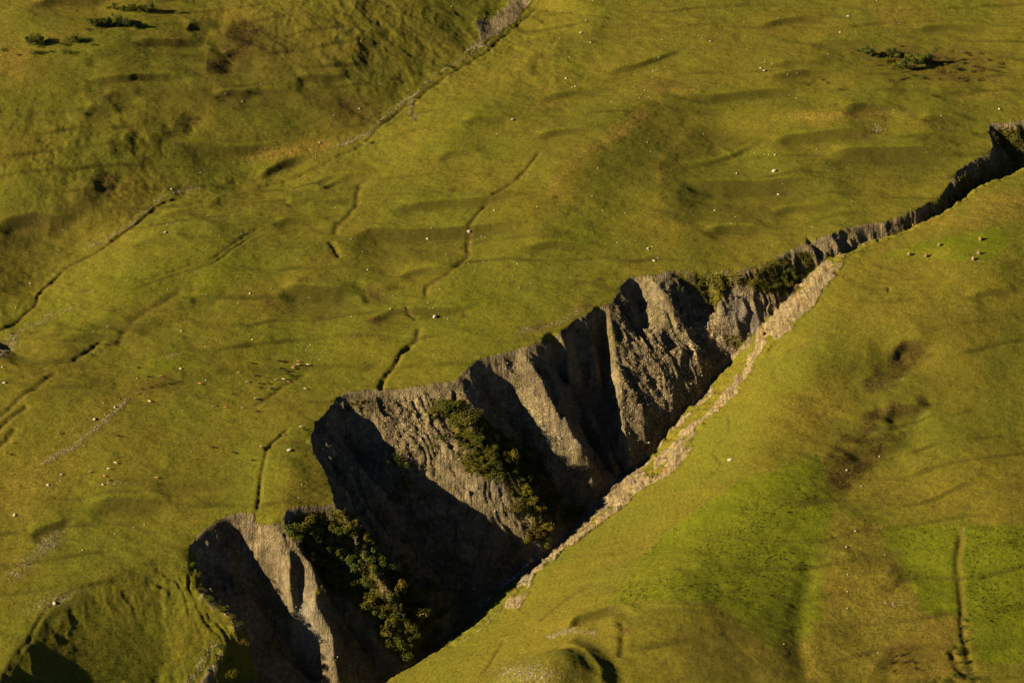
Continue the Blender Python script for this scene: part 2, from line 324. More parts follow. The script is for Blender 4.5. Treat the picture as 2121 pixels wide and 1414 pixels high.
bank(3, 20, 14, (1450,470),(1530,463),(1620,470)); bank(2, 20, 12, (1060,60),(1300,70),(1450,72)); bank(2, 16, 10, (1250,160),(1330,142),(1420,112)); bank(2.5, 24, 14, (1560,60),(1660,40),(1760,45)); bank(2.5, 20, 12, (1330,218),(1420,226),(1540,232))
bump(-3.5, 1850, 745, 22, 16); bank(2.6, 26, 15, (1826,838),(1853,832),(1890,830),(1930,833)); bank(1.6, 22, 17, (1744,905),(1770,901),(1810,902),(1890,898))
bank(6, 40, 34, (1660,830),(1688,779),(1721,756),(1772,738),(1850,712)); bank(2, 20, 10, (2000,640),(2060,628),(2121,630)); bank(1.4, 20, 15, (1700,1010),(1712,975),(1730,940))
bank(4, 18, 11, (1165,1312),(1192,1290),(1238,1276),(1279,1270),(1330,1280)); bank(4, 16, 10, (1262,1330),(1268,1295),(1285,1272)); bank(4, 50, 40, (1380,1414),(1400,1330),(1440,1270),(1520,1250)); bank(3, 14, 10, (1838,1200),(1840,1170),(1850,1145)); bank(3, 12, 8, (1800,1405),(1830,1345),(1865,1335),(1900,1380))
bump(14, 1122, 1420, 26, 20, 0, 1.5); bank(8, 14, 11, (1245,1440),(1240,1400),(1200,1362),(1160,1342), taper=.1)
bank(3.2, 30, 14, (1838,738),(1874,714),(1945,722)); bank(3, 24, 12, (1822,842),(1870,833),(1930,835)); bank(2, 22, 13, (1742,907),(1800,903),(1890,899)); bank(2.6, 25, 10, (1590,430),(1660,424),(1760,430)); bank(2.4, 25, 10, (820,560),(880,552),(960,556)); bank(2.4, 25, 9, (1100,300),(1180,292),(1260,296)); bank(2.4, 25, 9, (640,350),(720,344),(800,350)); bank(2.4, 25, 9, (1080,520),(1180,512),(1270,520)); bank(2.2, 25, 9, (330,440),(400,432),(480,436)); bank(2.2, 25, 9, (120,700),(220,692),(330,700)); bank(2.4, 25, 9, (1880,60),(1980,52),(2080,58)); bank(2.4, 25, 9, (1900,260),(1960,255),(2030,258)); bank(2.2, 25, 9, (560,460),(620,452),(690,456)); bank(2.2, 25, 9, (1120,210),(1200,200),(1280,204))
# ---- channels, ditches and paths
channel(1.6, 2.4, *CREEK[:12]); channel(2.6, 2.6, *CREEK[12:], vee=True); channel(1.5, 3, (858,195),(855,220),(862,245))
channel(2.5, 3, (684,500),(692,513),(701,533)); channel(2, 3, (767,350),(749,368),(741,393),(740,411),(736,431),(700,467),(698,484)); channel(2, 2.6, (1014,424),(973,472),(968,508),(968,528),(937,556),(907,579),(884,592),(882,620)); channel(2, 2.5, (1120,330),(1090,370),(1060,395),(1014,424))
channel(2, 2.6, (868,676),(860,700),(833,723)); channel(3.6, 2.8, (856,706),(833,723),(823,743),(805,764),(792,784),(790,806)); channel(2.4, 2.0, (601,901),(573,924),(553,944),(545,980),(540,1005),(537,1044),(530,1078))
for o in (0, 9): channel(1.4, 2, (540,477+o),(484,515+o),(433,549+o),(382,564+o),(331,579+o),(277,597+o))
channel(1.8, 4, (382,602),(339,627),(295,653),(255,691),(245,715)); channel(2, 2.5, (215,700),(191,723),(153,758)); channel(1.8, 3, (125,790),(76,822),(40,850),(0,883),(-40,905)); channel(2.5, 3, (60,860),(25,884),(-10,915)); channel(4, 3.5, (36,905),(12,930),(-20,955)); channel(3, 3, (23,680),(45,672))
channel(2, 2.4, (838,638),(850,648),(862,655)); channel(1.3, 2, (1047,1324),(1020,1370),(996,1398)); channel(1.8, 2.6, (1238,1207),(1187,1237),(1154,1265),(1119,1293)); channel(1.1, 1.6, (1414,1054),(1399,1082),(1348,1120),(1315,1133),(1264,1153)); channel(1.2, 1.6, (1506,858),(1508,904),(1480,942),(1493,967),(1442,1010))
channel(3, 3, (1284,1303),(1289,1334),(1287,1372)); channel(1.6, 6, (1690,1140),(1665,1217),(1654,1273),(1651,1321),(1657,1365),(1668,1420), rag=.06); channel(2.2, 3, (1988,1090),(1987,1180),(1991,1250),(2000,1320),(2012,1380),(2025,1420), rag=.25); channel(3, 4, (1972,1340),(1985,1370),(2010,1400))
channel(.9, 1.2, (1800,1087),(1900,1086),(2121,1088)); channel(1.2, 2.4, (1620,770),(1600,790),(1610,815)); channel(1, 2, (1750,705),(1650,740),(1620,770)); channel(1.5, 1.4, (1840,620),(1838,605)); channel(2.2, 3, (545,945),(590,935),(640,930)); channel(.8, 1.2, (530,860),(600,858),(680,860)); channel(1.5, 3.5, (530,850),(575,810),(610,780),(640,760))
channel(1.2, 1.6, (283,60),(250,72),(200,90)); channel(1.6, 2.4, (155,1226),(100,1266),(50,1331),(0,1411), rag=.3)
channel(.7, 1.0, (0,800),(120,772),(260,760),(420,715),(460,705)); channel(.6, 1.0, (1060,420),(1200,395),(1340,352),(1420,335))
for k in range(7):                               # cattle tracks round the foot of the near knoll
    o = k * 13; channel(.45, .9, (1490 + o * .2, 1290 + o), (1560, 1284 + o), (1640, 1296 + o), rag=.3)
for k in range(5):
    o = k * 11; channel(.5, .9, (1030 - o * .3, 1330 + o * .4), (1090 + o * .2, 1270 + o * .8), (1150 + o * .6, 1215 + o), rag=.4)
for (sx_, sy_, rx_, ry_, an_, hh) in ((1850,752,20,9,25,-3.5),(1905,728,14,7,0,-2.5),(1830,858,22,8,20,-3),(1770,940,26,14,30,-3),(1740,985,14,9,0,-2.5),(1830,905,18,6,0,-2),(490,66,16,14,0,-4.5),(446,128,14,14,0,-3.5),(392,252,12,9,20,-3.5),(215,385,10,14,0,-3),(90,462,26,13,0,-3.5)):
    bump(hh * .55, sx_, sy_, rx_ * 1.2, ry_ * 1.2, an_)
# ---- natural roughness
rough = np.clip(sstep(-520, -420, Y) * (1 - sstep(520, 700, Y)), 0, 1)
GRASS = 1 - sstep(.3, .7, INSIDE) * 0
n1 = fbm(X / 105, Y / 85, 21, 2); n2 = fbm(X / 24, Y / 13, 31, 3); n3 = fbm(X / 6.5, Y / 4.2, 41, 3); n4 = fbm(X / 2.3, Y / 1.9, 51, 2)
REL += (2.0 * n1 + .55 * n2 + .17 * n3 + .08 * n4) * rough
del n1, n2
# terracettes: little contour steps trodden along the steeper grass
tz = (SOLVED + REL) / 1.5 + .8 * vnoise(X / 30, Y / 30, 63); tz = tz - np.floor(tz)
TERR = sstep(-.1, .5, vnoise(X / 45, Y / 38, 64) + .25) * rough
REL += .10 * np.abs(tz - .5) * 2 * TERR
# faint lynchets left by old ploughing, following the contour
lz = (SOLVED + 2.4 * fbm(X / 60, Y / 60, 65, 2)) / 6.2; lk = np.floor(lz); lf_ = lz - lk
LM = sstep(-.25, .45, vnoise(X / 75, Y / 42, 66) + .12) * rough * np.exp(-(np.clip(-H, 0, 99) / 3) ** 2)
LG = np.where(lf_ < .2, sstep(0, .2, lf_) * .52, .52 + (lf_ - .2) / .8 * .48); REL += 6.2 * .75 * (LG - lf_) * LM * (.6 + .4 * vnoise(lk * 3.7, X / 90, 67))
LYN_SHADE = sstep(.0, .04, lf_) * (1 - sstep(.10, .2, lf_)) * LM * np.clip(.8 + .7 * vnoise(X / 13, Y / 8, 68), 0, 1)  # dark line under each lynchet: its shade put in as colour
TRD_SHADE = sstep(.55, .8, np.abs(tz - .5) * 2) * TERR  # faint shade lines of the terracette steps, also painted
# hummocks of the upper left
UU, VV = project(X, Y, SOLVED)
hum = np.exp(-(((UU - 720) / 260) ** 2 + ((VV - 70) / 120) ** 2)) + .8 * np.exp(-(((UU - 130) / 230) ** 2 + ((VV - 330) / 110) ** 2)) + .6 * np.exp(-(((UU - 1140) / 110) ** 2 + ((VV - 100) / 130) ** 2))
hum = np.clip(hum, 0, 1) * rough
q = 1 - np.abs(fbm((X * .8 + Y * .6) / 17, (Y * .8 - X * .6) / 40, 71, 4)); REL += hum * (1.1 * q - .5)
q = 1 - np.abs(fbm(X / 9, Y / 14, 72, 3)); REL += hum * .7 * q
# ---- the broken far wall: rills down the fall line
far_mask = np.zeros_like(X); 
wall_poly = np.vstack([rimL[::3, :2], floorL[::-3, :2] if False else floorL[::3, :2]])
sl = (slice(np.searchsorted(ys, GY0), np.searchsorted(ys, GY1)), slice(np.searchsorted(xs, GX0), np.searchsorted(xs, GX1)))
far_mask[sl] = in_poly(wall_poly, X[sl], Y[sl])
bank_poly = np.vstack([floorL[::3, :2], edgeL[::-3, :2] if False else edgeL[::-1][::3, :2]])
mid_mask = np.zeros_like(X); mid_mask[sl] = in_poly(bank_poly, X[sl], Y[sl])
def blur(M, n):
    for _ in range(n):
        M[1:-1, 1:-1] = .25 * (M[2:, 1:-1] + M[:-2, 1:-1] + M[1:-1, 2:] + M[1:-1, :-2])
    return M
depth = np.clip(-H, 0, 200)
FS = blur(far_mask.copy(), 2) * sstep(.05, .5, depth); FW = blur(far_mask.copy(), 3) * sstep(0.5, 6, depth)
MW = blur(mid_mask.copy(), 3)
al = (X * .80 + Y * .60); ac = (-X * .60 + Y * .80)             # along and across the gully
wx = 8 * fbm(X / 19, Y / 19, 81, 4)
r1 = 1 - 2 * np.abs(vnoise((al + wx) / 9.0, ac / 46.0, 82)); r2 = 1 - 2 * np.abs(vnoise((al + wx * .7) / 3.8, ac / 26.0, 83)); r3 = 1 - 2 * np.abs(vnoise((al + wx * .5) / 1.7, ac / 9.0, 84))
br = fbm(X / 4.5, Y / 4.5, 85, 4)
RILL = (1.6 * r1 + 1.15 * r2 + .34 * r3 + .85 * br)
SMOOTHU = np.clip(1 - 1.0 * np.exp(-(((UU - 250) / 260) ** 2 + ((VV - 1370) / 230) ** 2)) - .75 * np.exp(-(((UU - 640) / 70) ** 2 + ((VV - 1250) / 160) ** 2)), .03, 1)
REL += FW * RILL * SMOOTHU
r4 = 1 - 2 * np.abs(vnoise((al * .7 + ac * .2 + wx) / 5.0, (ac - al * .15) / 30.0, 86))
REL += MW * (1.2 * r4 + .6 * br + .45 * r3)
Z = SOLVED + REL
CX0, CY0 = xs[34], ys[34]
ci = slice(34, len(xs) - 34); cj = slice(34, len(ys) - 34)
ZC = Z[cj, ci]
def ground(x, y):
    return bil2(ZC, x, y)
def bil2(G, x, y):
    fx = np.clip((np.asarray(x, float) - CX0) / DX, 0, G.shape[1] - 1.001); fy = np.clip((np.asarray(y, float) - CY0) / DY, 0, G.shape[0] - 1.001)
    i = fx.astype(int); j = fy.astype(int); fx = fx - i; fy = fy - j
    return (G[j, i] * (1 - fx) + G[j, i + 1] * fx) * (1 - fy) + (G[j + 1, i] * (1 - fx) + G[j + 1, i + 1] * fx) * fy
def spot(px, py):                               # photo point -> points on the finished ground
    return hit(px, py, ground)
# ------------------------------------------------------------------ what grows or lies where, plus painted light and shade (masks kept on the ground mesh)
UU, VV = project(X, Y, Z)
JU = 7 * fbm(X / 7, Y / 7, 91, 3); JV = 6 * fbm(X / 8, Y / 6, 92, 3)
U2 = UU + JU; V2 = VV + JV
def pmask(poly, soft=4, jit=1.0):
    P = np.asarray(poly, float); M = np.zeros_like(X)
    ok = (UU > P[:, 0].min() - 25) & (UU < P[:, 0].max() + 25) & (VV > P[:, 1].min() - 25) & (VV < P[:, 1].max() + 25)
    u = UU[ok] + JU[ok] * jit; v = VV[ok] + JV[ok] * jit; n = len(P); ins = np.zeros(u.shape, bool); d2 = np.full(u.shape, 1e9)
    for i in range(n):
        a = P[i]; b = P[(i + 1) % n]; e = b - a
        if a[1] != b[1]: ins ^= ((a[1] > v) != (b[1] > v)) & (u < e[0] * (v - a[1]) / e[1] + a[0])
        t = np.clip(((u - a[0]) * e[0] + (v - a[1]) * e[1]) / max(e @ e, 1e-9), 0, 1)
        d2 = np.minimum(d2, (u - a[0] - t * e[0]) ** 2 + (v - a[1] - t * e[1]) ** 2)
    d = np.sqrt(d2) * np.where(ins, 1, -1); M[ok] = sstep(-soft, soft, d); return M
def blob(px, py, rx, ry, ang=0, amt=1.0, jit=1.0):
    u = U2 * jit + UU * (1 - jit) - px; v = V2 * jit + VV * (1 - jit) - py; c, s = cos(radians(ang)), sin(radians(ang)); a = (u * c - v * s) / rx; b = (u * s + v * c) / ry
    r = a * a + b * b
    return amt * np.exp(-r)
def stroke(pts, w, amt=1.0):
    P = catmull(np.asarray(pts, float), 5); M = np.zeros_like(X)
    ok = (UU > P[:, 0].min() - 3 * w) & (UU < P[:, 0].max() + 3 * w) & (VV > P[:, 1].min() - 3 * w) & (VV < P[:, 1].max() + 3 * w)
    d, a, T = seg_dist(P, UU[ok] + JU[ok] * min(1, w / 8), VV[ok] + JV[ok] * min(1, w / 8)); M[ok] = amt * np.exp(-(d / w) ** 2); return M
LUSH_F1 = pmask([(1650,955),(1690,940),(1702,960),(1722,1010),(1727,1050),(1700,1110),(1690,1160),(1662,1240),(1652,1330),(1600,1345),(1540,1300),(1480,1245),(1380,1240),(1300,1245),(1255,1252),(1330,1155),(1370,1112),(1450,1050),(1540,992),(1600,975)], 5, .4)
LUSH_F2 = pmask([(1832,1089),(1985,1087),(1988,1200),(1985,1268),(1920,1275),(1905,1245),(1885,1205),(1868,1185),(1862,1145),(1815,1132)], 3, .4)
LUSH_F3 = pmask([(1998,1086),(2140,1090),(2140,1368),(2032,1372),(2010,1300),(1996,1200)], 3, .4)
LUSH_F4 = pmask([(1825,530),(1885,508),(1990,486),(2060,470),(2085,480),(2088,505),(2070,535),(2010,540),(1880,536)], 4, .4)
F5 = pmask([(1690,1190),(1700,1160),(1702,1265),(1690,1310),(1655,1330),(1652,1280)], 4)
lush = np.clip(LUSH_F1 + LUSH_F2 + LUSH_F3 + LUSH_F4 + .8 * F5, 0, 1)
lush = np.clip(lush + blob(345,755,60,28,20,.9) + blob(420,560,120,45,15,.5) + blob(250,590,100,40,15,.45) + blob(980,610,80,50,0,.4) + blob(990,240,70,30,20,.4) + blob(1330,750,40,20,0,0) + blob(1000,700,160,60,15,.35) + blob(700,750,150,80,0,.25) + blob(1740,82,60,6,0,.5) + blob(560,700,90,50,0,.25) + blob(1200,500,90,40,10,.3) + blob(90,650,90,40,20,.3), 0, 1)
MEADOW = np.clip(LUSH_F1 + LUSH_F2 + LUSH_F3, 0, 1)
dry = blob(620,305,90,12,8,.9) + blob(560,320,60,10,5,.6) + blob(1400,188,60,9,0,.9) + blob(1760,238,110,9,0,.8) + blob(1680,245,50,12,0,.5) + blob(1850,38,45,28,0,.7) + blob(1290,272,40,12,38,.7) + blob(1330,240,40,20,30,.4) + blob(2100,415,60,18,5,.9) + blob(2040,455,70,12,8,.7) + blob(1955,455,50,10,10,.6) + blob(20,130,50,45,0,.6) + blob(120,75,50,10,10,.6) + blob(100,5,160,22,0,.4) + blob(500,25,90,22,0,.4) + blob(360,78,25,6,0,.6) + blob(1110,222,45,7,8,.6) + blob(2030,198,50,8,8,.5) + blob(1930,525,60,10,0,.6)
dry = dry + blob(40,1010,110,60,25,.45) + blob(160,870,90,50,30,.35) + blob(1450,80,220,60,0,.25) + blob(1700,1180,1,1) + .45 * pmask([(1730,1060),(1820,1090),(1830,1140),(1870,1200),(1900,1250),(1940,1290),(1990,1280),(2000,1414),(1670,1414),(1660,1320),(1700,1270)], 12) + blob(1930,1000,220,60,0,.2) + blob(1900,640,200,60,0,.25) + blob(1690,840,70,50,30,.35) + blob(1600,640,60,20,30,.3) + blob(1360,1180,150,40,28,.25)
dry = dry + stroke([(1437,268),(1396,310),(1368,340),(1372,400),(1360,470)], 7, .4) + stroke([(1330,236),(1276,275),(1223,308),(1162,356),(1140,400)], 14, .5) + stroke([(0,800),(120,772),(260,760),(420,715),(460,705)], 4, .3)
brown = blob(1960,125,110,26,-3,.75) + blob(1850,118,60,18,-10,.6) + blob(1975,160,100,10,0,.6) + blob(500,70,45,35,0,.6) + blob(560,120,70,50,0,.35) + blob(690,95,160,80,0,.3) + blob(450,140,40,25,0,.6) + blob(1870,1360,55,35,20,.8) + blob(1850,1160,18,30,0,.6) + blob(1300,1308,14,8,0,1) + blob(1745,1000,22,20,0,.8) + blob(1780,960,60,30,20,.5) + blob(1870,750,60,30,40,.5) + blob(1840,850,60,16,15,.5) + blob(1780,890,60,16,15,.5) + blob(2105,1003,22,14,0,.8) + blob(1900,848,14,7,0,.8)
brown = brown + blob(1390,175,40,9,0,.6) + blob(330,795,55,14,14,.9) + blob(1360,190,22,10,0,.3) + blob(760,245,60,20,15,.5) + blob(725,230,30,30,0,.4) + blob(700,220,90,30,10,.3) + .35 * pmask([(1480,1255),(1600,1340),(1655,1330),(1672,1420),(1360,1420),(1400,1320)], 20) + blob(1490,375,1,1) + blob(480,210,120,30,0,.35) + blob(380,250,25,12,0,.4) + blob(250,180,60,15,20,.3) + blob(330,190,80,12,5,.35) + blob(200,400,90,40,20,.3) + blob(70,470,80,40,0,.4)
for (a, b, r, s) in [(935,393,10,5),(660,660,14,7),(645,680,10,5),(550,620,8,16),(775,665,22,9),(780,660,10,5),(735,692,14,4),(1190,590,10,4),(665,570,12,4),(680,525,8,14),(790,562,9,7),(1022,407,8,3),(1150,412,8,4),(1058,335,7,4),(500,550,9,5),(1055,552,8,4),(1060,585,7,3),(1255,475,8,3),(1240,575,9,3),(1110,678,26,7),(1210,638,22,7),(176,602,14,5),(200,605,9,4),(398,600,7,3),(110,1115,8,3),(780,610,18,18),(960,650,10,5),(800,415,5,3),(1795,275,30,9)]:
    brown = brown + blob(a, b, r, s, 15, .95, .6)
brown = brown + .12 * RISER_SHADE + .6 * DITCH_SHADE  # painted riser and ditch shade joins the brown cover
stony = stroke([(265,826),(215,872),(180,900),(150,925),(95,958)], 5, .9) + stroke([(0,735),(30,705)], 9, .9) + stroke([(150,640),(70,670),(0,712)], 6, .5) + blob(95,1130,40,14,40,.8) + blob(40,1180,40,16,40,.5) + blob(1100,1400,60,26,0,.9) + stroke([(1140,1320),(1180,1306),(1230,1312)], 6, .9) + blob(115,1245,50,14,15,.6) + blob(1850,1250,20,7,0,.5) + stroke(CREEK[2:10], 3, .6) + stroke(CREEK[12:18], 4, .6) + stroke([(858,195),(852,220),(860,245)], 5, .8) + stroke([(1205,645),(1150,668),(1075,690)], 7, .5) + blob(640,255,1,1) + blob(255,1000,40,5,0,.6) + blob(1820,268,16,6,0,.8) + stroke([(446,1330),(420,1370),(392,1414)], 6, .9) + blob(360,735,20,4,15,.8) + blob(740,285,30,6,20,.7)
soil_top = pmask([(960,120),(1010,40),(1060,0),(1110,-5),(1060,50),(1010,90)], 5) * .62 + pmask([(985,50),(1000,30),(1010,60),(1000,85)], 4) * .6
# bare ground of the gully
steep_n = fbm(X / 11, Y / 11, 101, 4)
soil = FS * np.clip(1.25 + .2 * steep_n, 0, 1)
grassy = pmask([(120,1215),(200,1180),(330,1128),(383,1120),(405,1150),(415,1235),(490,1292),(455,1350),(405,1420),(-20,1420),(60,1310)], 6) + pmask([(530,1064),(588,1058),(583,1084),(540,1086),(530,1078)], 3) + .9 * pmask([(500,1300),(480,1300),(440,1414),(540,1414),(520,1350)], 8)
wood = pmask([(600,1075),(690,1045),(740,1070),(850,1230),(930,1330),(830,1375),(740,1260),(660,1190),(610,1120)], 8) * .85
veg = wood + pmask([(900,830),(960,830),(1000,860),(1040,900),(1110,930),(1150,1000),(1160,1060),(1100,1040),(1040,1000),(960,970),(930,880)], 8) * .85 + pmask([(1085,1020),(1150,1060),(1150,1110),(1100,1120),(1080,1070)], 6) * .7 + pmask([(1390,562),(1480,556),(1600,536),(1680,520),(1690,560),(1640,620),(1590,610),(1540,590),(1500,600),(1480,640),(1430,600)], 6) * .75 + pmask([(1490,690),(1560,680),(1560,710),(1520,725)], 5) * .5 + pmask([(690,840),(760,810),(800,830),(700,870)], 6) * .4 + blob(1270,690,14,40,0,.5) + blob(1360,780,30,14,0,.5) + blob(870,850,40,30,0,.4) + blob(880,960,50,30,0,.35) + blob(1180,1060,40,50,0,.5) + pmask([(2060,270),(2121,262),(2121,330),(2090,320)], 5) * .6 + blob(2000,395,50,40,30,.4)
veg = veg + .4 * pmask([(1835,470),(1900,438),(1960,380),(2050,318),(2048,255),(2140,245),(2140,350),(2000,415),(1910,465)], 8)  # darkens the bare wall of the far right gully
veg = np.clip(veg * np.clip(.9 + .5 * fbm(X / 5, Y / 5, 103, 3), 0, 1.3), 0, 1)
soil = soil * (1 - np.clip(grassy, 0, 1)) * (1 - .85 * veg)
lipd = np.where(UU > 1690, .5, .75); LIPW = sstep(.15, 1, (depth - .35 * np.abs(fbm(X / 4, Y / 4, 104, 2)) * lipd) / lipd); soil *= np.where(FW > 0, np.clip(LIPW, 0, 1), 1)
edge_soil = pmask([(1640,592),(1690,555),(1722,535),(1745,545),(1705,600),(1675,642),(1640,675),(1605,700),(1575,690),(1600,645)], 4, .8) + pmask([(1072,1268),(1040,1258),(1058,1225),(1098,1158),(1200,1080),(1250,1015),(1290,985),(1340,955),(1365,962),(1350,1000),(1300,1040),(1260,1072),(1190,1122),(1110,1190)], 4, .8)
edge_soil = edge_soil + stroke([(1580,680),(1510,745),(1476,790),(1440,838),(1400,878),(1345,940)], 6.5, 1) + stroke([(1580,690),(1550,760),(1500,830),(1450,868),(1405,915),(1350,965)], 9, 1) + .9 * pmask([(1436,880),(1440,900),(1425,945),(1395,975),(1340,1010),(1380,960)], 4, .7) + stroke([(1500,790),(1440,850)], 4, .7)
edge_soil = np.clip(edge_soil, 0, 1) * np.clip(1.05 + .95 * fbm(X / 12, Y / 14, 109, 4), .2, 1.2)
green_on = stroke([(1540,742),(1490,800),(1440,855),(1380,915)], 8, .5) + stroke([(1290,1030),(1230,1075)], 6, .8) + blob(1180,1110,10,5,40,.5)
bankdirt = np.clip(edge_soil * (1 - np.clip(green_on * np.clip(.9 + .6 * steep_n, 0, 1.4), 0, .92)), 0, 1)
bankdirt = np.maximum(bankdirt, .8 * stroke([(1800,497),(1770,512),(1740,528)], 6) * (FW < .3)) ; bankdirt = np.maximum(bankdirt, stroke([(1045,1252),(1000,1297),(945,1336)], 3, .5))
cliffgrey = blob(1520,645,22,32,-20,1, .5) + blob(1565,665,28,20,30,.9,.5) + blob(1555,690,16,20,0,.8,.5) + blob(1668,545,14,12,-35,.9,.4) + blob(1230,900,70,130,20,.35) + blob(640,1290,40,70,20,.7) + blob(1130,1150,60,14,45,.5) + blob(1080,1190,40,14,45,.5) + blob(1040,1010,70,60,0,.35)
bankgrey = stroke([(1250,1040),(1190,1090),(1110,1160),(1065,1215)], 14, .75) + stroke([(1330,985),(1280,1015)], 7, .5)
rubble = FW * np.clip(blob(1400,780,110,110,0,1.0) + blob(870,880,70,80,30,.9) + blob(1100,870,50,90,30,.6) + blob(1980,390,60,40,30,.9) + blob(1480,720,50,50,0,.7), 0, 1)
C1 = np.clip(np.stack([soil + soil_top, lush, np.clip(dry, 0, 1), np.clip(brown, 0, 1)], -1), 0, 1)
C2 = np.clip(np.stack([np.clip(stony, 0, 1), bankdirt, np.clip(cliffgrey * (FW > .2) + bankgrey, 0, 1), np.clip(rubble, 0, 1)], -1), 0, 1)
rank_shade = np.zeros_like(X)  # long grass, and the shade of steeper ground painted in dark olive
for pl, am in (([(590,597),(745,600),(755,625),(745,650),(650,660),(585,640)], .6), ([(745,478),(850,480),(960,480),(940,530),(850,550),(720,535)], .5), ([(1410,372),(1590,378),(1700,380),(1650,440),(1540,465),(1400,460),(1380,420)], .55), ([(1400,300),(1440,262),(1500,265),(1580,290),(1500,320),(1420,335)], .55), ([(1700,325),(1890,323),(1960,332),(2000,345),(1900,390),(1720,370)], .5), ([(560,180),(720,170),(740,230),(560,235),(450,215)], .5), ([(420,110),(470,60),(560,45),(620,90),(520,150),(430,160)], .6), ([(0,445),(120,440),(210,360),(235,400),(150,470),(60,520),(0,520)], .6), ([(360,292),(560,285),(660,264),(560,300),(420,340),(350,330)], .6), ([(280,185),(430,183),(440,205),(330,212)], .5), ([(1790,800),(1840,735),(1880,712),(1940,720),(1900,770),(1830,810)], .35), ([(1700,965),(1745,903),(1880,900),(1830,960),(1750,1000)], .35), ([(1820,838),(1920,832),(1880,870),(1790,880)], .5), ([(1660,830),(1720,760),(1830,720),(1780,790),(1740,880)], .2), ([(1600,1260),(1660,1240),(1665,1414),(1400,1414),(1480,1290)], .4), ([(1650,205),(1700,216),(1690,228),(1590,228),(1540,215)], .5), ([(1900,640),(2121,640),(2121,980),(1900,900)], .25), ([(1010,640),(760,660),(770,690),(900,668)], .3), ([(1060,200),(1220,240),(1240,330),(1100,330)], .2), ([(0,130),(420,60),(900,-10),(1050,60),(760,270),(520,310),(350,390),(0,640)], .2), ([(0,230),(260,200),(350,270),(120,300),(0,330)], .25), ([(640,320),(760,330),(740,420),(650,400)], .35)):
    rank_shade = np.maximum(rank_shade, am * pmask(pl, 14))
SCAR = np.zeros_like(X)  # brown heath, plus the shade of scars and hollows as colour
for pl in ([(1785,800),(1836,733),(1874,710),(1950,722),(1900,748),(1862,790),(1810,830)], [(1775,872),(1826,838),(1930,833),(1890,852),(1830,864),(1790,900)], [(1700,965),(1744,903),(1885,898),(1840,928),(1790,982),(1730,1012)], [(462,100),(470,68),(486,48),(530,44),(548,60),(520,90),(505,120),(450,150),(425,140)], [(352,280),(372,252),(392,241),(420,247),(395,262),(370,282)], [(190,415),(198,372),(225,352),(240,372),(228,412)]):
    SCAR = np.maximum(SCAR, pmask(pl, 9))
SCAR = SCAR * np.clip(.75 + .6 * fbm(X / 7, Y / 5, 121, 3), 0, 1)
brown = brown + .45 * SCAR; C1[..., 3] = np.clip(C1[..., 3] + .45 * SCAR, 0, 1); C1[..., 1] = np.clip(C1[..., 1] + .4 * LIP_LIT, 0, 1)  # lit lips are painted into the lush channel
rank_shade = np.clip(np.maximum.reduce([rank_shade, .95 * RISER_SHADE, .95 * SCAR, .75 * LYN_SHADE * (C1[..., 0] < .3), .24 * TRD_SHADE * np.clip(.6 + .8 * vnoise(X / 11, Y / 9, 122), 0, 1) * (C1[..., 0] < .3)]), 0, 1)
rank_shade = rank_shade * (1 - .9 * LIP_LIT)
C3 = np.clip(np.stack([veg * FW, MEADOW, np.clip(grassy * FW, 0, 1), rank_shade], -1), 0, 1)

# ------------------------------------------------------------------ ground mesh
ny, nx = X.shape
me = bpy.data.meshes.new("terrain")
co = np.stack([X, Y, Z], -1).reshape(-1, 3).astype(np.float32)
idx = np.arange(ny * nx, dtype=np.int32).reshape(ny, nx)
quads = np.stack([idx[:-1, :-1], idx[:-1, 1:], idx[1:, 1:], idx[1:, :-1]], -1).reshape(-1, 4)
me.vertices.add(len(co)); me.vertices.foreach_set("co", co.ravel())
me.loops.add(quads.size); me.loops.foreach_set("vertex_index", quads.ravel())
me.polygons.add(len(quads)); me.polygons.foreach_set("loop_start", np.arange(0, quads.size, 4, dtype=np.int32))
me.polygons.foreach_set("use_smooth", np.ones(len(quads), bool))
me.update(calc_edges=True)
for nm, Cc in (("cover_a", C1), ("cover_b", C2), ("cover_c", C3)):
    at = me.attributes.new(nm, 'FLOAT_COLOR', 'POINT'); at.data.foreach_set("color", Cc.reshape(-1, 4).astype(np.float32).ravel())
terrain = bpy.data.objects.new("terrain", me); scene.collection.objects.link(terrain)
terrain["kind"] = "structure"; terrain["label"] = "green mountain pasture slope cut by a deep eroded gully"

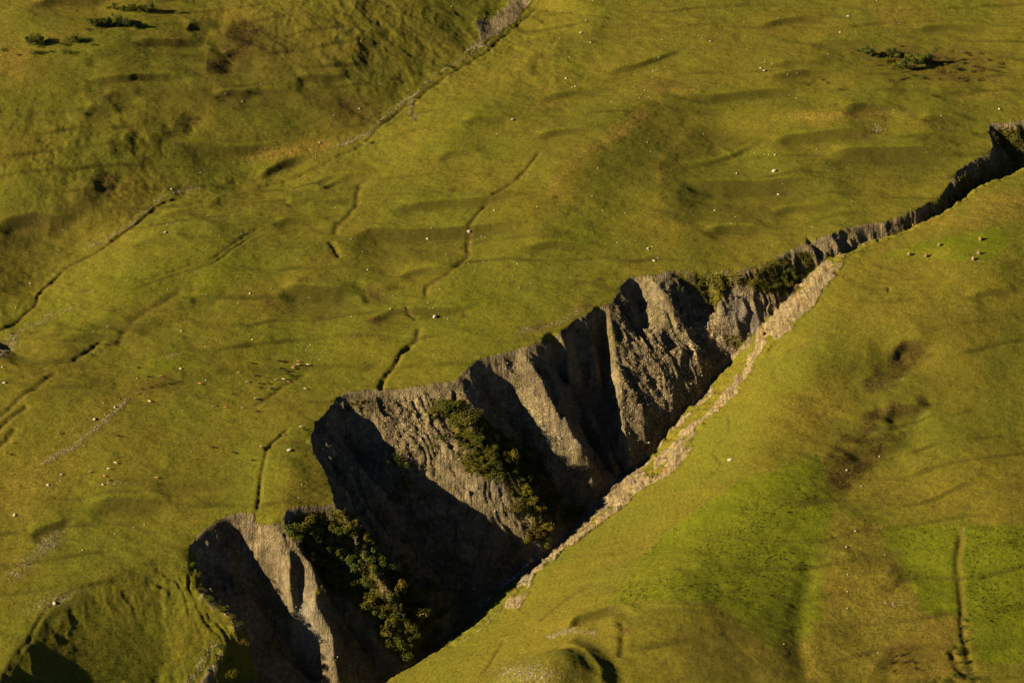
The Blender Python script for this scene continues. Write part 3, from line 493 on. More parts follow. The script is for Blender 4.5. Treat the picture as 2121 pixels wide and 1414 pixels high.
# ------------------------------------------------------------------ materials
def new_mat(name):
    m = bpy.data.materials.new(name); m.use_nodes = True; nt = m.node_tree; b = nt.nodes['Principled BSDF']
    b.inputs['Roughness'].default_value = .95; b.inputs['Specular IOR Level'].default_value = .08
    return m, nt, b
class NT:
    def __init__(s, nt): s.nt = nt; s.pos = nt.nodes.new('ShaderNodeNewGeometry').outputs['Position']
    def add(s, t): return s.nt.nodes.new(t)
    def link(s, a, b): s.nt.links.new(a, b)
    def noise(s, scale, detail=4, rough=.55, vec=None, dist=0, stretch=None):
        n = s.add('ShaderNodeTexNoise'); n.inputs['Scale'].default_value = scale; n.inputs['Detail'].default_value = detail; n.inputs['Roughness'].default_value = rough; n.inputs['Distortion'].default_value = dist
        v = vec or s.pos
        if stretch:
            mp = s.add('ShaderNodeMapping'); mp.inputs['Scale'].default_value = stretch; s.link(v, mp.inputs[0]); v = mp.outputs[0]
        s.link(v, n.inputs['Vector']); return n.outputs['Fac']
    def ramp(s, f, a, b):
        n = s.add('ShaderNodeMapRange'); n.interpolation_type = 'SMOOTHSTEP'; n.inputs['From Min'].default_value = a; n.inputs['From Max'].default_value = b; s.link(f, n.inputs['Value']); return n.outputs[0]
    def math(s, op, a, b=None, c=False):
        n = s.add('ShaderNodeMath'); n.operation = op; n.use_clamp = c
        for k, v in enumerate((a, b)):
            if v is None: continue
            if isinstance(v, (int, float)): n.inputs[k].default_value = v
            else: s.link(v, n.inputs[k])
        return n.outputs[0]
    def mix(s, f, a, b, mode='MIX'):
        n = s.add('ShaderNodeMix'); n.data_type = 'RGBA'; n.blend_type = mode
        for k, v in ((n.inputs[0], f), (n.inputs[6], a), (n.inputs[7], b)):
            if isinstance(v, (int, float)): k.default_value = v
            elif isinstance(v, tuple): k.default_value = v + ((1,) if len(v) == 3 else ())
            else: s.link(v, k)
        return n.outputs[2]
    def attr(s, name):
        a = s.add('ShaderNodeAttribute'); a.attribute_name = name; sp = s.add('ShaderNodeSeparateColor'); s.link(a.outputs['Color'], sp.inputs[0])
        return sp.outputs[0], sp.outputs[1], sp.outputs[2], a.outputs['Alpha']
    def bump(s, h, strength, dist, prev=None):
        n = s.add('ShaderNodeBump'); n.inputs['Strength'].default_value = strength; n.inputs['Distance'].default_value = dist; s.link(h, n.inputs['Height'])
        if prev is not None: s.link(prev, n.inputs['Normal'])
        return n.outputs[0]
m, nt, bsdf = new_mat("pasture_and_shale"); T = NT(nt)
soil_a, lush_lit_a, dry_a, brown_a = T.attr("cover_a"); stony_a, dirt_a, grey_a, rub_a = T.attr("cover_b"); veg_a, mead_a, gras_a, rank_shade_a = T.attr("cover_c")
nb = T.noise(.018, 4, .6); nm_ = T.noise(.075, 5, .62, stretch=(1, .6, .6)); nf = T.noise(.7, 6, .68); ng = T.noise(2.2, 3, .7); streak = T.noise(.16, 5, .65, stretch=(.35, 1.6, 1.6))
g = T.mix(T.ramp(nb, .35, .65), (.098, .085, .0088), (.082, .085, .0075))
g = T.mix(T.math('MULTIPLY', T.ramp(nm_, .48, .75), .28), g, (.102, .082, .0115))
g = T.mix(T.math('MULTIPLY', T.ramp(streak, .50, .75), .34), g, (.066, .052, .0050))
LUSHC = T.mix(T.ramp(nm_, .35, .65), (.072, .087, .0034), (.086, .098, .0042))
g = T.mix(T.math('MULTIPLY', lush_lit_a, T.ramp(nf, .05, .5)), g, LUSHC)
g = T.mix(T.math('MULTIPLY', rank_shade_a, T.ramp(nf, .1, .5)), g, (.040, .038, .0045))  # one dark olive for long grass and painted shade
g = T.mix(T.math('MULTIPLY', T.math('MULTIPLY', dry_a, .75), T.ramp(nf, .30, .60), True), g, (.175, .112, .021))
g = T.mix(T.math('MULTIPLY', T.math('MULTIPLY', brown_a, .9), T.ramp(nf, .28, .58), True), g, (.062, .040, .010))
fine = T.math('ADD', T.math('MULTIPLY', nf, .9), T.math('MULTIPLY', ng, .55))
g = T.mix(1.0, g, T.mix(T.ramp(fine, .50, .92), (.62, .62, .64), (1.34, 1.33, 1.28)), 'MULTIPLY')
# shale, scree and dirt
rs = T.noise(.30, 6, .68); rf = T.noise(1.1, 5, .75); vor = T.add('ShaderNodeTexVoronoi'); vor.inputs['Scale'].default_value = .85; T.link(T.pos, vor.inputs['Vector']); vcol = T.add('ShaderNodeSeparateColor'); T.link(vor.outputs['Color'], vcol.inputs[0])
rmap = T.add('ShaderNodeMapping'); rmap.inputs['Rotation'].default_value = (0, 0, radians(-36.9)); rmap.inputs['Scale'].default_value = (.62, .055, .055); T.link(T.pos, rmap.inputs[0])
rill = T.noise(1.0, 5, .62, vec=rmap.outputs[0], dist=.6)
s1 = T.mix(T.ramp(rs, .36, .64), (.088, .071, .041), (.168, .136, .080))
s1 = T.mix(1.0, s1, T.mix(T.ramp(rill, .34, .66), (.80, .79, .78), (1.14, 1.14, 1.12)), 'MULTIPLY')
s1 = T.mix(T.math('MULTIPLY', grey_a, T.ramp(rs, .2, .55)), s1, (.140, .128, .112))
s1 = T.mix(T.math('MULTIPLY', T.ramp(vcol.outputs[0], .62, .95), T.math('ADD', T.math('MULTIPLY', rub_a, .75), .12)), s1, (.36, .30, .18))
s1 = T.mix(T.math('MULTIPLY', T.ramp(vcol.outputs[1], .60, .9), T.math('ADD', T.math('MULTIPLY', rub_a, .6), .15)), s1, (.045, .036, .020))
s1 = T.mix(1.0, s1, T.mix(T.ramp(T.noise(.045, 5, .65, dist=.8), .36, .62), (.62, .60, .58), (1.2, 1.18, 1.12)), 'MULTIPLY')
s1 = T.mix(T.math('MULTIPLY', T.ramp(T.noise(.09, 4, .6), .52, .7), .45), s1, (.095, .086, .024))
d1 = T.mix(T.ramp(rs, .35, .62), (.140, .110, .056), (.225, .178, .100)); d1 = T.mix(T.math('MULTIPLY', grey_a, T.ramp(rs, .15, .5)), d1, (.150, .130, .100))
d1 = T.mix(T.ramp(T.noise(.12, 4, .6, stretch=(1, .4, .4)), .55, .72), d1, (.215, .120, .040))
d1 = T.mix(1.0, d1, T.mix(T.ramp(rill, .32, .66), (.58, .56, .52), (1.2, 1.2, 1.18)), 'MULTIPLY'); d1 = T.mix(T.math('MULTIPLY', T.ramp(vcol.outputs[1], .8, .98), .2), d1, (.36, .29, .17))
vg = T.mix(T.ramp(nf, .35, .65), (.030, .028, .0045), (.072, .062, .0070))
edge = T.math('ADD', soil_a, T.math('MULTIPLY', T.math('SUBTRACT', nf, .5), .9))
col = T.mix(T.ramp(edge, .38, .56), g, s1)
col = T.mix(T.ramp(T.math('ADD', dirt_a, T.math('MULTIPLY', T.math('SUBTRACT', nf, .5), .8)), .38, .58), col, d1)
col = T.mix(T.math('MULTIPLY', veg_a, T.ramp(nf, .25, .5)), col, vg)
st = T.math('MULTIPLY', stony_a, T.ramp(vcol.outputs[2], .45, .75)); st = T.math('MULTIPLY', st, T.ramp(nf, .35, .55))
col = T.mix(T.math('MULTIPLY', st, .85), col, T.mix(vcol.outputs[0], (.12, .095, .055), (.34, .28, .17)))
T.link(col, bsdf.inputs['Base Color'])
bb = T.math('ADD', T.math('MULTIPLY', nf, .55), T.math('MULTIPLY', ng, .30)); b1 = T.bump(bb, .75, .8)
rock_h = T.math('MULTIPLY', T.math('ADD', T.math('ADD', vor.outputs['Distance'], rf), T.math('MULTIPLY', rill, 2.2)), T.math('MAXIMUM', T.math('MAXIMUM', soil_a, st), dirt_a)); b2 = T.bump(rock_h, .7, .9, b1)
T.link(b2, bsdf.inputs['Normal'])
me.materials.append(m)
# ------------------------------------------------------------------ things on the slope
COL = scene.collection.objects
def simple_mat(name, cols, scale=.6, rough=.9, bumpd=.2):
    m, nt, b = new_mat(name); T = NT(nt); n = T.noise(scale, 4, .65); n2 = T.noise(scale * 6, 2, .6)
    c = T.mix(T.ramp(n, .35, .65), cols[0], cols[1]); c = T.mix(1.0, c, T.mix(T.ramp(n2, .3, .7), (.7, .7, .7), (1.25, 1.25, 1.25)), 'MULTIPLY')
    T.link(c, b.inputs['Base Color']); b.inputs['Roughness'].default_value = rough
    if bumpd: T.link(T.bump(n2, .6, bumpd), b.inputs['Normal'])
    return m
MAT = {
 'dark': simple_mat('leaves_dark_green', ((0.0371, 0.0506, 0.0101), (0.0759, 0.0877, 0.0151))),
 'green': simple_mat('leaves_green', ((0.0516, 0.066, 0.0086), (0.1004, 0.1062, 0.0128))),
 'olive': simple_mat('leaves_olive', ((0.0646, 0.0604, 0.0076), (0.1078, 0.0949, 0.0129))),
 'yellow': simple_mat('leaves_yellow_green', ((0.0723, 0.0663, 0.0068), (0.1232, 0.102, 0.011))),
 'brown': simple_mat('leaves_brown', ((.060, .042, .014), (.095, .066, .022))),
 'bark': simple_mat('bark', ((.07, .055, .04), (.13, .105, .075)), 2.0),
 'twig': simple_mat('bare_twigs', ((.11, .085, .06), (.17, .14, .10)), 2.0),
 'rock': simple_mat('pale_limestone', ((.26, .23, .17), (.42, .37, .28)), 1.2, .85, .15),
 'rockgrey': simple_mat('grey_stone', ((.20, .17, .13), (.34, .29, .21)), 1.2, .9, .15),
 'hay': simple_mat('old_hay', ((.14, .095, .045), (.24, .165, .080)), 2.2, .95, .25),
}
def raw_mesh(name, V, F, mats, smooth=False, mi=None):
    me = bpy.data.meshes.new(name); me.from_pydata(V, [], F)
    for m in mats: me.materials.append(m)
    if smooth: me.polygons.foreach_set("use_smooth", [True] * len(me.polygons))
    if mi is not None: me.polygons.foreach_set("material_index", mi)
    me.update(); return me
def tube(V, F, pts, rads, n=5):
    base = None
    for k, (p, r) in enumerate(zip(pts, rads)):
        p = Vector(p); d = (Vector(pts[min(k + 1, len(pts) - 1)]) - Vector(pts[max(k - 1, 0)])).normalized(); a = d.orthogonal().normalized(); b = d.cross(a)
        i0 = len(V)
        for q in range(n):
            t = 2 * pi * q / n; V.append(tuple(p + (a * cos(t) + b * sin(t)) * r))
        if base is not None:
            for q in range(n): F.append((base + q, base + (q + 1) % n, i0 + (q + 1) % n, i0 + q))
        base = i0
    F.append(tuple(base + q for q in range(n)))
def crown_mesh(kind, color, seed):
    r = np.random.default_rng(seed); V = []; F = []
    if kind == 'slender': lobes = [(0, 0, .22 + .1 * k, .15 * (1 - .085 * k) + .02, .12) for k in range(7)]; n = 420
    elif kind == 'shrub': lobes = [(r.normal(0, .42), r.normal(0, .42), .34 + r.normal(0, .08), r.uniform(.28, .46), r.uniform(.26, .42)) for k in range(7)]; n = 420
    elif kind == 'thicket': lobes = [(r.normal(0, .6), r.normal(0, .5), .30 + r.normal(0, .10), r.uniform(.22, .40), r.uniform(.26, .45)) for k in range(10)]; n = 520
    elif kind == 'sparse': lobes = [(r.normal(0, .22), r.normal(0, .22), .55 + r.normal(0, .16), r.uniform(.10, .18), r.uniform(.10, .16)) for k in range(9)]; n = 240
    else: lobes = [(r.normal(0, .20), r.normal(0, .20), .58 + r.normal(0, .15), r.uniform(.17, .29), r.uniform(.15, .25)) for k in range(9)]; n = 560
    n = int(n * 1.9); lf = .043 if kind != 'slender' else .033
    for k in range(n):
        x, y, z, a, b = lobes[r.integers(len(lobes))]; d = r.normal(size=3); d /= np.linalg.norm(d); rr = r.uniform(.62, 1.05)
        p = np.array((x, y, z)) + d * rr * np.array((a, a, b)); p[2] = max(p[2], .03)
        nrm = d + r.normal(0, .45, 3); nrm /= np.linalg.norm(nrm); t = np.cross(nrm, r.normal(size=3)); t /= np.linalg.norm(t); s = np.cross(nrm, t); q = lf * r.uniform(.6, 1.4); i = len(V)
        bend = nrm * q * .3
        V += [tuple(p + t * q), tuple(p + s * q * .7 + bend), tuple(p - t * q), tuple(p - s * q * .7 + bend)]; F += [(i, i + 1, i + 2, i + 3)]
    return raw_mesh("crown_" + kind, V, F, [MAT[color]])
def trunk_mesh(kind, seed):
    r = np.random.default_rng(seed + 100); V = []; F = []
    hb = .75 if kind in ('tree', 'sparse', 'slender') else .35
    tube(V, F, [(0, 0, -.12), (.01, 0, hb * .4), (r.normal(0, .02), r.normal(0, .02), hb)], [.032, .024, .008])
    for k in range(5 if kind != 'slender' else 3):
        a = r.uniform(0, 2 * pi); z0 = r.uniform(.12, .5) * hb; L = r.uniform(.2, .34)
        tube(V, F, [(0, 0, z0), (cos(a) * L * .5, sin(a) * L * .5, z0 + L * .45), (cos(a) * L, sin(a) * L, z0 + L * .8)], [.016, .011, .004], 4)
    return raw_mesh("trunk_" + kind, V, F, [MAT['bark']])
def bare_mesh(seed):
    r = np.random.default_rng(seed); V = []; F = []
    for k in range(20):
        a = r.uniform(0, 2 * pi); z0 = r.uniform(.1, .7); L = r.uniform(.18, .42); sp = r.uniform(.25, .7)
        tube(V, F, [(0, 0, z0), (cos(a) * L * .3 * sp, sin(a) * L * .3 * sp, z0 + L * .5), (cos(a) * L * sp, sin(a) * L * sp, z0 + L)], [.013, .009, .004], 4)
    return raw_mesh("branches", V, F, [MAT['twig']])
CROWN = {}; TRUNK = {}; G5S = ('trees on the wooded spur in the gully', 'bushes on the middle gully spur', 'bushes in the shaded bowl')
def place(o, root=None):
    COL.link(o)
    if root is not None: o.parent = root
    return o
NAMES = {'tree': ('deciduous_tree', 'tree'), 'slender': ('slender_tree', 'tree'), 'shrub': ('shrub', 'shrub'), 'thicket': ('thicket_shrub', 'shrub'), 'sparse': ('young_tree', 'tree'), 'bare': ('bare_tree', 'tree')}
def plant(px, py, h, kind, color, label, group, loc=None):
    P = spot(px, py)[0] if loc is None else loc
    nm, cat = NAMES[kind]
    root = bpy.data.objects.new(nm, None); root.empty_display_size = .5; COL.link(root)
    root.location = P; h *= 1.04 if group in (G5S) else 1.0; sx = h * random.uniform(.9, 1.15); root.scale = (sx, sx, h); root.rotation_euler = (0, 0, random.uniform(0, 6.28))
    root['label'] = label; root['category'] = cat
    if group: root['group'] = group
    v = random.randrange(4)
    if kind == 'bare':
        if 'bare' not in CROWN: CROWN['bare'] = bare_mesh(5); TRUNK['bare'] = trunk_mesh('sparse', 55); 
        t = place(bpy.data.objects.new('trunk', TRUNK['bare']), root); c = place(bpy.data.objects.new('branches', CROWN['bare']), root); return root
    if (kind, color, v) not in CROWN: CROWN[kind, color, v] = crown_mesh(kind, color, 31 * v + hash_str(kind + color))
    if (kind, v) not in TRUNK: TRUNK[kind, v] = trunk_mesh(kind, v * 7 + 3)
    place(bpy.data.objects.new('trunk', TRUNK[kind, v]), root); place(bpy.data.objects.new('crown', CROWN[kind, color, v]), root)
    return root
def hash_str(t): return sum((i + 1) * ord(c) for i, c in enumerate(t)) % 9973
ORD = ['leftmost', 'second from left', 'third from left', 'fourth from left', 'fifth from left', 'sixth from left', 'seventh from left', 'eighth from left', 'ninth from left', 'tenth from left', 'eleventh from left', 'twelfth from left', 'thirteenth from left', 'fourteenth from left', 'fifteenth from left', 'sixteenth from left']
NUM = ['zero', 'one', 'two', 'three', 'four', 'five', 'six', 'seven', 'eight', 'nine', 'ten', 'eleven', 'twelve', 'thirteen', 'fourteen', 'fifteen', 'sixteen']
CW = {'dark': 'dark green', 'green': 'green', 'olive': 'olive green', 'yellow': 'yellowish', 'brown': 'brownish'}
KW = {'tree': 'rounded tree', 'slender': 'slender tree', 'shrub': 'rounded shrub', 'thicket': 'thicket shrub', 'sparse': 'loose young tree', 'bare': 'leafless tree with pale twigs'}
def plural(w): return w.replace('tree with', 'trees with') if 'tree with' in w else w + 's'
def grove(where, group, items):
    """items: (px, py, height, kind, colour); every label names colour, form, place and, among look-alikes, the order from the left"""
    byk = {}
    for it in items: byk.setdefault((it[3], it[4]), []).append(it)
    for k, its in byk.items():
        its.sort(key=lambda t: t[0])
        tall = max(i[2] for i in its)
        for n, it in enumerate(its):
            w = KW[k[0]] if k[0] == 'bare' else CW[k[1]] + ' ' + KW[k[0]]
            lab = f"{w} {where}" if len(its) == 1 else f"{ORD[n]} of {NUM[len(its)]} {plural(w)} {where}"
            plant(it[0], it[1], it[2], it[3], it[4], lab, group)
G1 = "trees and shrubs in the upper left corner"
grove("in the highest row at upper left", G1, [(237,20,5.5,'tree','green'),(246,21,4,'shrub','green'),(255,22,4.5,'tree','green'),(266,23,4.2,'shrub','green'),(275,24,6.5,'tree','green'),(284,24,4.5,'shrub','green'),(292,24,5.5,'tree','green'),(303,24,5.5,'tree','dark'),(312,24,6.5,'tree','dark'),(222,18,2.5,'shrub','olive')])
grove("in the second row, upper left", G1, [(187,53,6,'tree','green'),(197,54,7,'tree','green'),(204,53,5,'shrub','green'),(212,54,7,'tree','green'),(221,54,6.5,'tree','green'),(230,54,7,'tree','dark'),(242,54,8,'tree','green'),(250,54,5,'shrub','dark'),(259,56,7,'tree','dark'),(269,57,6,'tree','dark'),(280,57,4,'shrub','dark')])
grove("in the dark clump at far left", G1, [(57,93,6,'tree','dark'),(67,94,6,'tree','dark'),(74,93,5,'shrub','dark'),(81,92,7.5,'tree','dark'),(88,90,5,'shrub','dark'),(103,87,4,'sparse','dark')])
grove("in the clump beside the tan patch", G1, [(141,89,5,'sparse','green'),(153,88,6,'tree','green'),(160,87,5,'shrub','green'),(176,85,3.2,'shrub','dark'),(131,94,3.5,'shrub','olive'),(194,94,2.4,'shrub','dark')])
grove("in the lowest left row", G1, [(68,111,3,'shrub','dark'),(79,111,3.2,'shrub','dark'),(89,110,2.5,'shrub','green'),(104,108,2,'shrub','dark'),(133,112,3.4,'sparse','dark'),(143,112,3.4,'shrub','green'),(156,111,2.6,'shrub','dark'),(5,104,2.6,'thicket','dark'),(36,114,1.8,'shrub','olive'),(180,62,2.5,'shrub','brown')])
G2 = "trees and shrubs in the upper right patch"
grove("in the clump at upper right", G2, [(1797,119,8.5,'tree','dark'),(1843,120,8.5,'tree','dark'),(1873,144,10,'tree','dark'),(1886,132,9,'tree','green'),(1898,134,8,'tree','dark'),(1908,139,9.5,'tree','green'),(1926,136,9.5,'tree','dark'),(1851,144,6,'shrub','olive'),(1835,128,5,'shrub','olive'),(1862,140,6,'shrub','green'),(1776,106,3,'thicket','dark'),(1812,117,5,'shrub','dark'),(1858,112,4,'shrub','dark')])
grove("in the upper right scrub", G2, [(1980,143,4,'shrub','dark'),(2068,140,2.4,'shrub','dark'),(1960,122,2.8,'thicket','brown'),(2000,112,3.2,'thicket','brown'),(1990,130,2.6,'thicket','olive'),(2020,140,2.8,'thicket','brown'),(1945,145,2.5,'thicket','olive'),(2045,125,2.4,'thicket','brown'),(1970,108,2.4,'thicket','olive'),(2030,112,2.4,'thicket','brown'),(2010,148,2.4,'thicket','olive')])
rr = random.Random(77)
grove("spread over the upper right scrub", G2, [(1935 + 12.5 * k + rr.uniform(-5, 5), 126 + rr.uniform(-20, 26), rr.uniform(1.8, 3), 'shrub', rr.choice(['brown', 'olive'])) for k in range(12)])
grove("in the low line below the clump", G2, [(1816,137,2.8,'shrub','olive'),(1911,163,3.2,'shrub','dark'),(1845,168,2.2,'thicket','brown'),(1870,163,2.6,'thicket','brown'),(1890,158,2.6,'thicket','olive'),(1944,164,2,'shrub','dark'),(1984,163,2.8,'thicket','olive'),(2025,166,2.6,'thicket','olive'),(1996,168,1.8,'thicket','brown')])
grove("left of the upper right clump", G2, [(1671,174,2.2,'thicket','dark'),(1703,166,1.6,'shrub','dark'),(1715,173,1.6,'thicket','dark'),(1741,186,2.2,'thicket','dark'),(1866,97,2,'shrub','brown'),(1730,217,1.4,'thicket','brown')])
G3 = "bushes along the upper creek"
grove("beside the upper creek", G3, [(927,140,3.4,'shrub','dark'),(909,154,1.8,'shrub','dark'),(900,173,2,'thicket','green'),(862,203,1.8,'shrub','dark'),(768,297,1.8,'shrub','dark'),(811,165,1.6,'shrub','brown')])
G4 = "bushes on the middle gully spur"
grove("high on the middle gully spur", G4, [(921,850,9.5,'shrub','green'),(962,876,8.5,'shrub','olive'),(938,858,6,'shrub','dark'),(905,850,5,'thicket','olive'),(945,880,5,'thicket','dark'),(968,905,5,'shrub','green'),(985,915,5,'thicket','green'),(905,905,4,'thicket','dark'),(895,925,3.6,'thicket','olive')])
grove("halfway down the middle gully spur", G4, [(1013,972,8,'sparse','yellow'),(1061,965,10.5,'tree','yellow'),(1050,960,7,'tree','olive'),(1092,950,7,'tree','green'),(1078,968,7,'slender','dark'),(996,972,5.5,'shrub','green'),(1030,992,6,'shrub','green'),(1041,930,5.5,'thicket','olive'),(1065,915,4.5,'shrub','green'),(976,962,4.5,'shrub','olive'),(1015,930,4.5,'thicket','green'),(1000,940,4.5,'thicket','olive'),(960,925,4.5,'thicket','green'),(1020,960,5,'thicket','dark'),(1085,980,5,'thicket','dark'),(1110,990,4,'thicket','olive'),(1045,985,5,'thicket','dark')])
grove("at the foot of the middle spur", G4, [(1067,1052,6,'shrub','olive'),(1098,1032,8.5,'tree','yellow'),(1108,1050,7,'tree','olive'),(1123,1064,6,'tree','yellow'),(1062,1056,5,'thicket','brown'),(1134,1104,7,'tree','yellow'),(1095,1126,6.5,'tree','olive'),(1129,1124,5.5,'shrub','green'),(1073,1136,4.5,'shrub','olive'),(1112,1110,5,'thicket','brown'),(1150,1085,4,'thicket','olive'),(1180,1060,4,'thicket','green'),(1160,1040,3.5,'thicket','olive'),(1200,1055,3.2,'thicket','dark')])
G5 = "trees on the wooded spur in the gully"
grove("at the top of the wooded spur", G5, [(606,1114,9,'tree','dark'),(643,1112,12,'tree','olive'),(626,1110,9,'tree','green'),(660,1118,10,'tree','green'),(689,1110,8,'tree','olive'),(705,1116,8,'tree','green'),(719,1108,7,'tree','olive'),(740,1104,9.5,'slender','olive'),(731,1090,5,'sparse','olive'),(737,1142,10.5,'bare','olive'),(724,1095,4,'slender','yellow'),(759,1130,7.5,'tree','yellow'),(780,1125,4.5,'shrub','olive'),(791,1143,6,'shrub','yellow'),(775,1096,3,'shrub','yellow')])
grove("on the wooded spur's left edge", G5, [(618,1128,8,'tree','green'),(638,1146,10,'tree','dark'),(650,1135,10,'tree','green'),(667,1150,10,'tree','dark'),(684,1138,10,'tree','dark'),(684,1160,9,'bare','olive'),(700,1160,9,'tree','dark'),(645,1166,7,'tree','olive'),(659,1176,8,'tree','yellow'),(689,1186,9,'tree','green'),(694,1200,10,'tree','yellow'),(704,1217,9,'tree','olive'),(729,1218,6.5,'sparse','brown'),(732,1240,6,'shrub','olive'),(720,1230,5,'shrub','dark'),(751,1256,7,'slender','olive'),(732,1260,3.5,'slender','yellow'),(665,1234,6,'sparse','yellow')])
grove("in the wooded spur's shaded middle", G5, [(840,1172,9.5,'sparse','yellow'),(842,1188,6,'shrub','olive'),(827,1230,9,'tree','yellow'),(896,1226,10,'sparse','dark'),(845,1130,6.5,'sparse','green'),(760,1170,8,'tree','dark'),(730,1180,8,'tree','dark'),(780,1200,8,'tree','dark'),(750,1210,7,'shrub','dark'),(800,1180,7,'shrub','dark'),(810,1250,7,'tree','dark'),(850,1240,7,'shrub','dark'),(775,1160,6,'shrub','green'),(715,1195,7,'tree','green')])
grove("at the wooded spur's lower tip", G5, [(776,1266,10.5,'tree','olive'),(786,1282,7,'tree','green'),(907,1266,10.5,'slender','yellow'),(877,1260,6,'sparse','olive'),(866,1294,12,'tree','olive'),(880,1284,9,'tree','green'),(896,1296,7.5,'tree','green'),(853,1312,8.5,'tree','olive'),(868,1322,7,'shrub','olive'),(817,1298,6.5,'tree','yellow'),(802,1318,11,'slender','green'),(797,1328,9,'tree','olive'),(815,1330,6.5,'shrub','green'),(829,1352,11,'tree','green'),(812,1344,6.5,'shrub','olive'),(842,1338,5.5,'shrub','yellow'),(788,1304,5.5,'shrub','olive'),(831,1268,6,'slender','olive'),(834,1288,4.5,'shrub','yellow'),(895,1322,4,'shrub','yellow'),(845,1360,6,'shrub','dark')])
def fill(where, n, x0, y0, x1, y1, wid, sd, grp=None, hs=(3.5, 7.5)):
    r = random.Random(sd); its = []
    for k in range(n):
        t = (k + r.random()) / n; its.append((x0 + (x1 - x0) * t + r.uniform(-wid, wid), y0 + (y1 - y0) * t + r.uniform(-wid, wid), r.uniform(*hs), r.choice(['shrub', 'tree', 'thicket', 'tree']), r.choice(['dark', 'green', 'dark', 'olive', 'green'])))
    grove(where, grp or G5, its)
fill("in the thicket around the leafless trees", 13, 650, 1110, 740, 1180, 16, 3)
fill("on the wooded spur's right flank", 12, 740, 1110, 860, 1240, 14, 4)
fill("low on the wooded spur's left slope", 12, 690, 1180, 780, 1270, 12, 5)
fill("above the wooded spur's tip", 13, 770, 1230, 860, 1310, 18, 6)
fill("scattered left on the middle spur", 12, 890, 850, 1010, 960, 22, 8, G4, (2.2, 4.5))
fill("scattered right on the middle spur", 12, 1000, 900, 1130, 1010, 24, 9, G4, (2.2, 4.8))
fill("by the foot of the middle spur", 12, 1060, 1020, 1190, 1080, 22, 10, G4, (2, 4))
fill("in the wooded spur's lower shade", 12, 830, 1180, 920, 1320, 22, 11)
G6 = "bushes in the shaded bowl"
grove("in the shaded gully bowl", G6, [(815,955,5.5,'shrub','dark'),(835,962,5,'shrub','green'),(834,1004,6,'tree','green'),(843,1016,8,'tree','yellow'),(818,1044,8,'sparse','green'),(832,1046,6,'sparse','olive'),(808,1042,5,'sparse','dark'),(858,1070,5,'slender','olive'),(869,1084,3.6,'sparse','yellow'),(884,1092,3,'shrub','yellow'),(875,1035,3.5,'shrub','dark'),(750,1030,2.6,'shrub','dark')])
G7 = "bushes under the upper rim"
grove("below the rim at the upper gully", G7, [(1562,590,5.5,'shrub','yellow'),(1578,594,4,'thicket','dark'),(1596,590,3.6,'thicket','dark'),(1610,594,4.5,'shrub','dark'),(1616,602,4.5,'slender','dark'),(1630,590,3.6,'thicket','olive'),(1620,575,3.6,'thicket','dark'),(1600,570,3,'thicket','brown'),(1449,602,5.5,'slender','dark'),(1640,560,4,'thicket','dark'),(1585,562,3.4,'thicket','dark'),(1655,575,4,'thicket','dark'),(1625,548,3.3,'thicket','brown'),(1405,600,3.2,'thicket','dark'),(1400,575,3,'thicket','olive')])
grove("in the narrow gully at far right", None, [(2100,308,3,'thicket','olive'),(2085,290,2.4,'shrub','green')])
G8 = "bushes on the lower left crest"
grove("along the crest at lower left", G8, [(404,1192,3.4,'shrub','olive'),(413,1222,3.4,'thicket','olive'),(430,1242,4,'shrub','green'),(444,1252,3,'thicket','dark'),(457,1264,4,'shrub','olive'),(468,1268,5,'sparse','olive'),(480,1282,4,'shrub','olive'),(489,1292,4.5,'thicket','olive'),(395,1170,2.6,'shrub','green')])
grove("shaded below the lower left crest", G8, [(462,1352,6,'tree','green'),(448,1378,6,'tree','olive'),(472,1374,5,'shrub','green'),(483,1400,5.5,'shrub','olive'),(559,1335,3.6,'shrub','yellow'),(500,1330,3.6,'shrub','brown')])
G9 = "bushes along the field ditch"
grove("along the ditch at lower right", G9, [(1983,1352,3.4,'shrub','dark'),(1976,1342,2.6,'thicket','dark'),(1990,1380,3,'thicket','green'),(2000,1372,2.6,'shrub','dark'),(2014,1402,3.6,'thicket','dark'),(1978,1398,3,'shrub','green'),(1995,1284,2,'thicket','dark'),(2001,1326,2.4,'thicket','green'),(1997,1300,2,'shrub','green'),(1960,1412,2.6,'thicket','dark'),(1930,1414,2.2,'thicket','olive')])
grove("on the lower scrub mound", "bushes on the brown scrub mound", [(1845,1372,2.4,'thicket','brown'),(1865,1358,2.6,'thicket','brown'),(1880,1370,2.4,'thicket','brown'),(1850,1390,2,'thicket','olive'),(1895,1385,2,'thicket','brown')])
grove("on the left meadow's dark patch", "bushes on the left meadow patch", [(330,800,1.8,'thicket','green'),(350,795,2,'thicket','dark'),(365,790,2,'thicket','green'),(310,802,1.6,'thicket','olive'),(292,806,1.4,'thicket','olive')])

